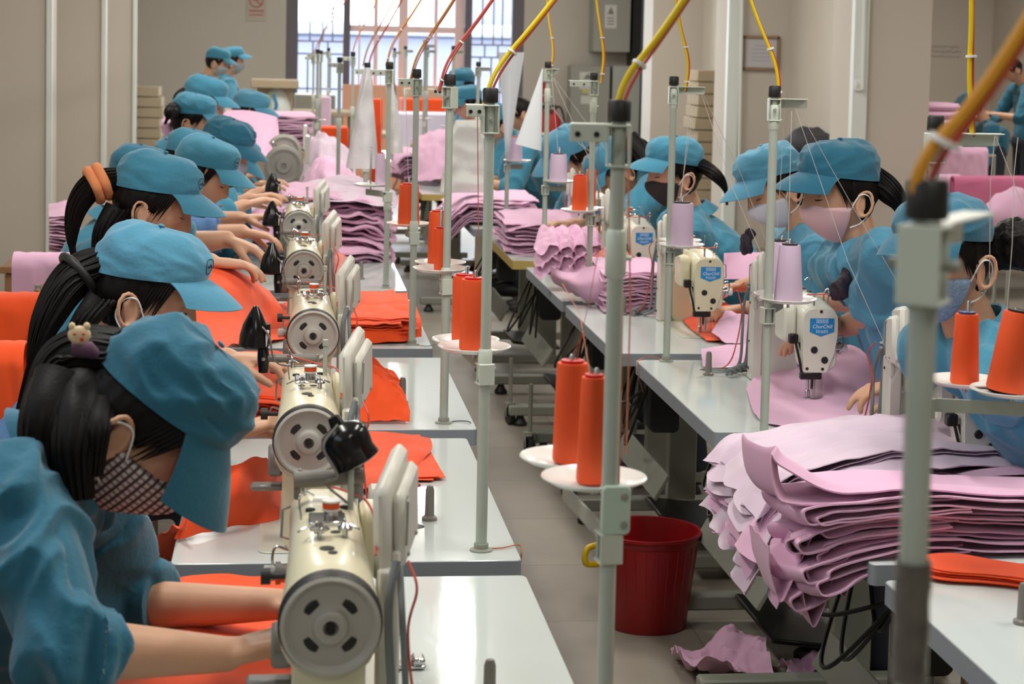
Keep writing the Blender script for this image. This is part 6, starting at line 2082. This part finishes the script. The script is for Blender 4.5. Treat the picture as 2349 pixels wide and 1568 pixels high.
# ------------------------------------------------------------------ the far end of the hall
def onwall(px, py, Y): return at(px, py, Y)
def sheetbox(x0, x1, y0, y1, Y, d, m_, name, label, cat, ch=.004):
    a, b_ = at(x0, y1, Y), at(x1, y0, Y)
    o = MB().box((0, 0, 0), (b_.x - a.x, d, b_.z - a.z), ch).build(name, m_)
    o.location = ((a.x + b_.x) / 2, Y, (a.z + b_.z) / 2)
    if cat: tag(o, label, cat)
    return o
M['red2'] = mat('sign_red', (190, 50, 50), .6)
M['card'] = mat('cardboard', (176, 160, 134), .9)
# no smoking notice
c = at(588, 10, YB - .01)
ns = thing('no_smoking_sign', 'red no smoking notice on the back wall, faded', 'sign', (c.x, YB - .006, c.z))
MB().box((0, 0, -.02), (.22, .006, .34), .001).build('backing', mat('sign_paper', (196, 184, 170), .8), ns)
b = MB()
b.tube([(.075 * math.cos(a), -.005, .045 + .075 * math.sin(a)) for a in [2 * PI * k / 32 for k in range(32)]], .007, 6, closed=True)
b.tube([(-.05, -.005, .095), (.05, -.005, -.005)], .006, 6)
b.build('ring', mat('faded_red', (196, 110, 104), .7), ns)
b = MB()
b.box((-.008, -.005, .05), (.07, .003, .014), .001)
b.tube([(.03, -.005, .06), (.04, -.005, .075), (.035, -.005, .09)], .003, 6)
b.build('cigarette', mat('faded_red', (196, 110, 104), .7), ns)
b = MB()
for r_ in range(2):
    x = -.085
    rnd = random.Random(r_)
    while x < .08:
        w = rnd.uniform(.010, .018)
        b.box((x + w / 2, -.004, -.075 - r_ * .045), (w * .8, .003, .022 if r_ == 0 else .014))
        x += w
b.build('caption', mat('faded_red', (196, 110, 104), .7), ns)
# electric cabinets
Yc = 21.82
cb = sheetbox(1355, 1443, -60, 118, Yc, .35, M['cab'], 'electric_cabinet', 'large grey electric cabinet high on the back wall with a warning label', 'cabinet')
dk = sheetbox(1443, 1478, -60, 150, Yc, .33, M['dark'], 'cabinet_side', 'x', None)
tag(dk, 'dark metal trunking beside the upper electric cabinet', 'trunking')
cl_ = sheetbox(1303, 1395, 152, 300, 21.84, .3, M['cab'], 'electric_cabinet', 'lower left grey electric cabinet with warning and yellow labels', 'cabinet')
cr_ = sheetbox(1397, 1478, 152, 330, 21.84, .3, M['cab2'], 'electric_cabinet', 'lower right pale grey electric cabinet without labels', 'cabinet')
def warn(px, py, Y, w, h, label, m2=None):
    p = at(px, py, Y)
    t = thing('warning_label', label, 'label', p)
    MB().box((0, 0, 0), (w, .004, h), .001).build('backing', mat('label_paper', (214, 210, 204), .8), t)
    MB().prism([(-w * .28, h * .10), (w * .28, h * .10), (0, h * .42)], -.005, -.002, 'y').build('triangle', M['lampgrey'], t)
    b = MB()
    b.box((0, -.003, h * .22), (w * .04, .002, h * .14))
    b.build('bolt', M['cab2'], t)
    b = MB()
    for k in range(3):
        b.box((0, -.003, -h * (.06 + .13 * k)), (w * .6, .002, h * .05))
    b.build('lines', m2 or M['lampgrey'], t)
warn(1401, 38, Yc - .178, .14, .27, 'white warning label with a triangle on the upper cabinet')
warn(1348, 185, 21.688, .19, .20, 'white warning label with a triangle on the lower left cabinet')
o = sheetbox(1335, 1363, 206, 213, 21.688, .004, mat('label_yellow', (204, 196, 110), .7), 'yellow_label', 'narrow yellow label on the lower left cabinet', 'label', 0)
o = sheetbox(1332, 1362, 220, 238, 21.688, .004, mat('label_paper', (214, 210, 204), .8), 'white_label', 'small white label under the yellow one on the cabinet', 'label', 0)
for z0, z1 in ((0, 130), ):
    p0, p1 = at(1481, -40, 21.3), at(1470, 340, 21.3)
    tag(MB().tube([p0, p1], .035, 10).build('pipe', M['rubber']), 'black pipe running down beside the electric cabinets', 'pipe')
rn_ = sheetbox(1236, 1256, 188, 235, 21.993, .01, M['red2'], 'red_notice', 'narrow red notice on the back wall by the window', 'sign', 0)
for k, (px, py) in enumerate(((1242, 262), (1270, 258))):
    q = at(px, py, 21.6)
    t = thing('fire_extinguisher', ['left red fire extinguisher by the back wall under the red notice', 'right red fire extinguisher by the back wall near the cabinet'][k], 'fire extinguisher', (q.x, q.y, 0.45))
    MB().lathe([(.08, 0), (.09, .02), (.09, .38), (.06, .46), (.03, .48), (.03, .52)], n=20).build('cylinder', M['red2'], t)
    MB().tube(bez([(.0, 0, .52), (.07, -.03, .55), (.12, -.03, .40), (.10, -.05, .15)], 8), .012, 8).build('hose', M['rubber'], t)
    MB().box((-.02, -.02, .56), (.1, .03, .03), .004).build('lever', M['rubber'], t)
t = thing('shelf', 'low dark bench under the fire extinguishers', 'bench', (at(1256, 300, 21.6).x, 21.6, 0))
MB().box((0, 0, .43), (.5, .35, .03), .004).build('shelf_board', M['dark'], t)
for sx in (-1, 1): MB().box((sx * .22, 0, .21), (.03, .3, .42), .003).build('leg', M['dark'], t)
# cardboard stacks
def cardstack(x0, x1, ytop, Y, n, z0, d, label, grp):
    a, b_ = at(x0, ytop, Y), at(x1, ytop, Y)
    ht = a.z - z0
    rnd = random.Random(n)
    for k in range(n):
        o = MB().box((0, 0, 0), (b_.x - a.x + rnd.uniform(-.03, .01), d, ht / n * .93), .006).build('cardboard_bundle', M['card'])
        o.location = ((a.x + b_.x) / 2 + rnd.uniform(-.015, .015), Y + d / 2, z0 + ht / n * (k + .5))
        tag(o, layer(label, k, n), 'cardboard', grp)
cardstack(308, 370, 198, 19.9, 11, 0, .5, 'bundle of flattened cardboard in the stack by the left wall', 'flattened cardboard by the left wall')
cardstack(1600, 1668, 160, 16.6, 14, 0, .5, 'bundle of flattened cardboard in the stack between the right columns', 'flattened cardboard between the right columns')
# boxes and bags at the end of the left row
Z6 = .76
def box_at(x0, x1, y0, y1, Y, d, m_, label, name='box', cat='box'):
    return sheetbox(x0, x1, y0, y1, Y, d, m_, name, label, cat, .008)
box_at(576, 685, 183, 200, 15.6, .5, M['card'], 'wide open cardboard tray beside the left window edge', 'cardboard_tray')
box_at(590, 672, 200, 252, 15.7, .45, M['card'], 'cardboard carton standing under the wide cardboard tray', 'cardboard_box')
tb = thing('packing_table', 'plain packing table under the cartons at the end of the left row', 'table', (at(640, 255, 15.8).x, 15.8, 0))
zt = at(640, 252, 15.7).z
MB().box((.1, 0, zt - .02), (1.1, .7, .035), .004).build('tabletop', M['card'], tb)
for sx in (-1, 1):
    for sy in (-1, 1):
        MB().box((.1 + sx * .5, sy * .3, (zt - .04) / 2), (.04, .04, zt - .04), .003).build('leg', M['steel'], tb)
b = MB()
def bagf(u, v):
    a = 2 * PI * u
    w = (math.sin(PI * min(1, v * .5 + .5)) ** .6)
    p = at(635 + 33 * math.cos(a) * w, 258 - 66 * v, 15.5)
    p.y += .10 * math.sin(a) * w
    return p
b.grid(bagf, 30, 16, .001, True)
o = tag(b.build('plastic_bag', mat('white_bag', (214, 222, 216), .4), None, 60), 'white pointed plastic bag with green and blue print in the far left row', 'bag')
b = MB().grid(lambda u, v: at(612 + 9 * u - 2 * v, 252 - 36 * v + 2 * u, 15.38), 6, 8, .001)
b.build('green_print', mat('print_green', (160, 196, 60), .5), o)
b = MB().grid(lambda u, v: at(627 + 8 * u + 3 * math.sin(v * 5), 252 - 36 * v, 15.36), 6, 8, .001)
b.build('blue_print', mat('print_blue', (50, 120, 160), .5), o)
tb = thing('packing_table', 'long packing table under the window carrying orange boxes', 'table', (1.3, 18.6, 0))
MB().box((0, 0, .80), (3.0, .8, .04), .004).build('tabletop', M['card'], tb)
for sx in (-1, 1):
    for sy in (-1, 1):
        MB().box((sx * 1.4, sy * .34, .39), (.05, .05, .78), .003).build('leg', M['steel'], tb)
M['peachm'] = mat('peach_curtain', (250, 184, 150), .8)
def solid(x0, x1, y0, y1, Y, d, m_, label, name, cat, zbase=None):
    a, b_ = at(x0, y1, Y), at(x1, y0, Y)
    zb = a.z if zbase is None else zbase
    o = MB().box((0, 0, 0), (b_.x - a.x, d, b_.z - zb), .01).build(name, m_)
    o.location = ((a.x + b_.x) / 2, Y + d / 2, (b_.z + zb) / 2)
    tag(o, label, cat)
    return o
solid(786, 1030, 198, 300, 21.8, .2, M['peachm'], 'peach coloured cloth hung below the window', 'cloth_curtain', 'cloth', .0)
solid(853, 878, 228, 318, 15.0, .3, M['orange'], 'tall orange cloth roll below the window', 'cloth_roll', 'cloth', 0)
solid(724, 800, 292, 345, 14.05, .25, M['orange'], 'orange cloth block between the thin poles', 'cloth_block', 'cloth', .77)
solid(922, 1022, 228, 262, 18.25, .5, M['orange'], 'orange open box right of the tall orange roll', 'orange_box', 'box', .82)
solid(935, 1025, 205, 226, 18.4, .4, M['card'], 'flat cardboard box on the packing table under the window', 'cardboard_box', 'box', .82)
solid(675, 770, 218, 232, 17.0, .5, M['cab'], 'low grey cabinet beside the left window edge', 'low_cabinet', 'cabinet', 0)
solid(900, 1040, 262, 285, 14.6, .5, mat('lilac_white', (226, 216, 234), .8), 'pale lilac cloth bale in the far right row', 'cloth_bale', 'cloth', .77)
solid(725, 760, 222, 300, 14.6, .2, M['pthr'], 'pale pink cloth bale behind the thin left poles', 'cloth_bale', 'cloth', .77)
# framed notice on the second right column, switch on the third, writing on the wall
Yf = 15.78
fr = thing('picture_frame', 'brown framed notice on the middle right column', 'frame', at(1745, 122, Yf))
p, q = at(1702, 160, Yf), at(1790, 83, Yf)
w, h2 = q.x - p.x, q.z - p.z

b = MB()
for sx in (-1, 1): b.box((sx * (w / 2 - .012), 0, 0), (.026, .02, h2), .003)
for sz in (-1, 1): b.box((0, 0, sz * (h2 / 2 - .012)), (w, .02, .026), .003)
b.build('frame', M['wood'], fr)
MB().box((0, .004, 0), (w - .04, .006, h2 - .04)).build('sheet', mat('notice_paper', (200, 196, 200), .7), fr)
b = MB()
for k in range(5):
    b.box((.0, -.0, h2 * (.22 - .11 * k)), (w * (.5 if k else .3), .002, .006))
b.build('lines', mat('faint_ink', (168, 164, 172), .8), fr)
p = at(1968, 196, 12.14)
t = thing('wall_switch', 'small white switch on the right column behind the pink mask worker', 'switch', p)
MB().box((0, 0, 0), (.045, .02, .075), .004).build('plate', M['white'], t)
MB().box((.0, -.012, 0), (.02, .006, .03), .002).build('rocker', M['panel'], t)
p0, p1 = at(1984, -30, 12.1), at(1978, 205, 12.1)
tag(MB().tube([p0, p1], .012, 8).build('conduit', M['trimw']), 'white conduit running up from the small wall switch', 'conduit')
p0, p1 = at(1703, -30, 15.7), at(1694, 420, 15.7)
tag(MB().tube([p0, p1], .014, 8).build('conduit', M['trimw']), 'white conduit on the column with the framed notice', 'conduit')
wt = thing('wall_writing', 'faint blue writing on the side room wall', 'writing', at(2170, 118, 19.48))
rnd = random.Random(3)
for r_ in range(3):
    b = MB()
    x = -.18
    while x < .16:
        w_ = rnd.uniform(.02, .05)
        pts = [(x + w_ * k / 5, 0, -.05 * r_ + .05 + rnd.uniform(-.012, .012)) for k in range(6)]
        b.tube(pts, .0022, 5)
        x += w_ + .012
    b.build('line_of_writing', mat('faint_blue_ink', (138, 140, 158), .8), wt)
# dark bags and blue crates by the right wall
for k, (x0, x1, y0, y1, m_, lb) in enumerate(((1845, 1905, 340, 400, mat('navy_plastic', (24, 40, 92), .4), 'navy blue crate on the floor by the right wall'), (1790, 1830, 338, 400, mat('navy_plastic', (24, 40, 92), .4), 'second navy crate behind the pale capped worker'))):
    solid(x0, x1, y0, y1, 14.3, .4, m_, lb, 'crate', 'crate', 0)
b = MB()
o = MB().ellip((0, 0, 0), (.24, .2, .12), 20).build('bag', mat('dark_bag', (56, 56, 62), .7))
displace(o.data, folds(.05, 6, 2))
o.location = at(1862, 332, 14.4)
tag(o, 'dark crumpled bag on top of the navy crate', 'bag')
# side room: pink garments
rnd = random.Random(17)
PGS = 'folded pink garments stacked in the side room'
for k in range(12):
    a, c_ = at(2118, 395 - k * 17, 13.6), at(2205, 380 - k * 17, 13.6)
    o = MB().box((0, 0, 0), (c_.x - a.x + rnd.uniform(-.03, .02), .34, .055), .025).build('folded_garment', M['pink'])
    displace(o.data, lambda p: 0)
    o.location = ((a.x + c_.x) / 2, 13.7, .62 + .060 * k + .029)
    tag(o, layer('folded pink garment in the tall stack beside the right column', k, 12), 'garment', PGS)
tb = thing('garment_table', 'table holding the pink garment stacks in the side room', 'table', (at(2240, 400, 13.0).x + .35, 13.2, 0))
MB().box((.35, 0, .60), (1.9, 1.3, .04), .004).build('tabletop', M['steel'], tb)
for sx in (-1, 1):
    for sy in (-1, 1):
        MB().box((.35 + sx * .85, sy * .55, .29), (.05, .05, .58), .003).build('leg', M['steel'], tb)
for k, (x0, x1, ya, yb, Y, lb) in enumerate(((2150, 2262, 338, 440, 12.9, 'rose cloth draped over a rack in the side room'), (2185, 2420, 404, 500, 11.6, 'deep pink cloth draped over a rail at the right edge'), (2130, 2200, 400, 520, 12.0, 'pink cloth heap beside the right column foot'))):
    c = bundle(x0, x1, ya, Y, at(2200, ya, Y).z - at(2200, yb, Y).z, M['pink'] if k != 1 else mat('deep_pink_cloth', (220, 120, 160), .85), lb, .05)
    t = thing('garment_rack', 'steel rack under the ' + lb.split(' draped')[0].split(' beside')[0] + ' number one' if False else 'steel rack that carries the ' + lb.split(' draped')[0].split(' beside')[0], 'rack', (c.x, c.y, 0))
    hh = c.z - .06
    MB().cyl((-.25, 0, hh), (.25, 0, hh), .015, 8).build('rail', M['steel'], t)
    for sx in (-1, 1): MB().cyl((sx * .24, 0, 0), (sx * .24, 0, hh), .015, 8).build('leg', M['steel'], t)
b = MB().ellip((0, 0, 0), (.2, .2, .14), 24)
o = b.build('cloth_heap', M['pink']); displace(o.data, folds(.04, 9, 7))
o.location = at(2340, 490, 10.6)
tag(o, 'crumpled pink cloth heap at the right edge above the hair bun', 'cloth')
t = thing('stool', 'steel stool under the crumpled pink heap at the right edge', 'stool', (o.location.x, o.location.y, 0))
MB().cyl((0, 0, o.location.z - .17), (0, 0, o.location.z - .13), .2, 20).build('seat', M['steel'], t)
for k in range(4):
    a = PI / 4 + k * PI / 2
    MB().cyl((.15 * math.cos(a), .15 * math.sin(a), 0), (.13 * math.cos(a), .13 * math.sin(a), o.location.z - .17), .012, 8).build('leg', M['steel'], t)

# stools under the seated workers
st = None
for o in [o for o in COL.objects if o.name.split('.')[0] == 'person' and 'standing' not in o['label'] and 'side room' not in o['label']]:
    if 'scrunchie' in o['label'] or 'ear stud' in o['label']: continue
    if st is None:
        st = thing('stool', 'low wooden stool beneath a seated worker', 'stool', (o.location.x, o.location.y, 0), 0, 'stools beneath the seated workers')
        MB().prism(rrect(.30, .26, .02, 3), .375, .40, 'z', .003).build('seat', M['wood'], st)
        for sx in (-1, 1):
            for sy in (-1, 1):
                MB().box((sx * .12, sy * .10, .188), (.03, .03, .375), .002).build('leg', M['wood'], st)
    else:
        dup(st, (o.location.x, o.location.y, 0))
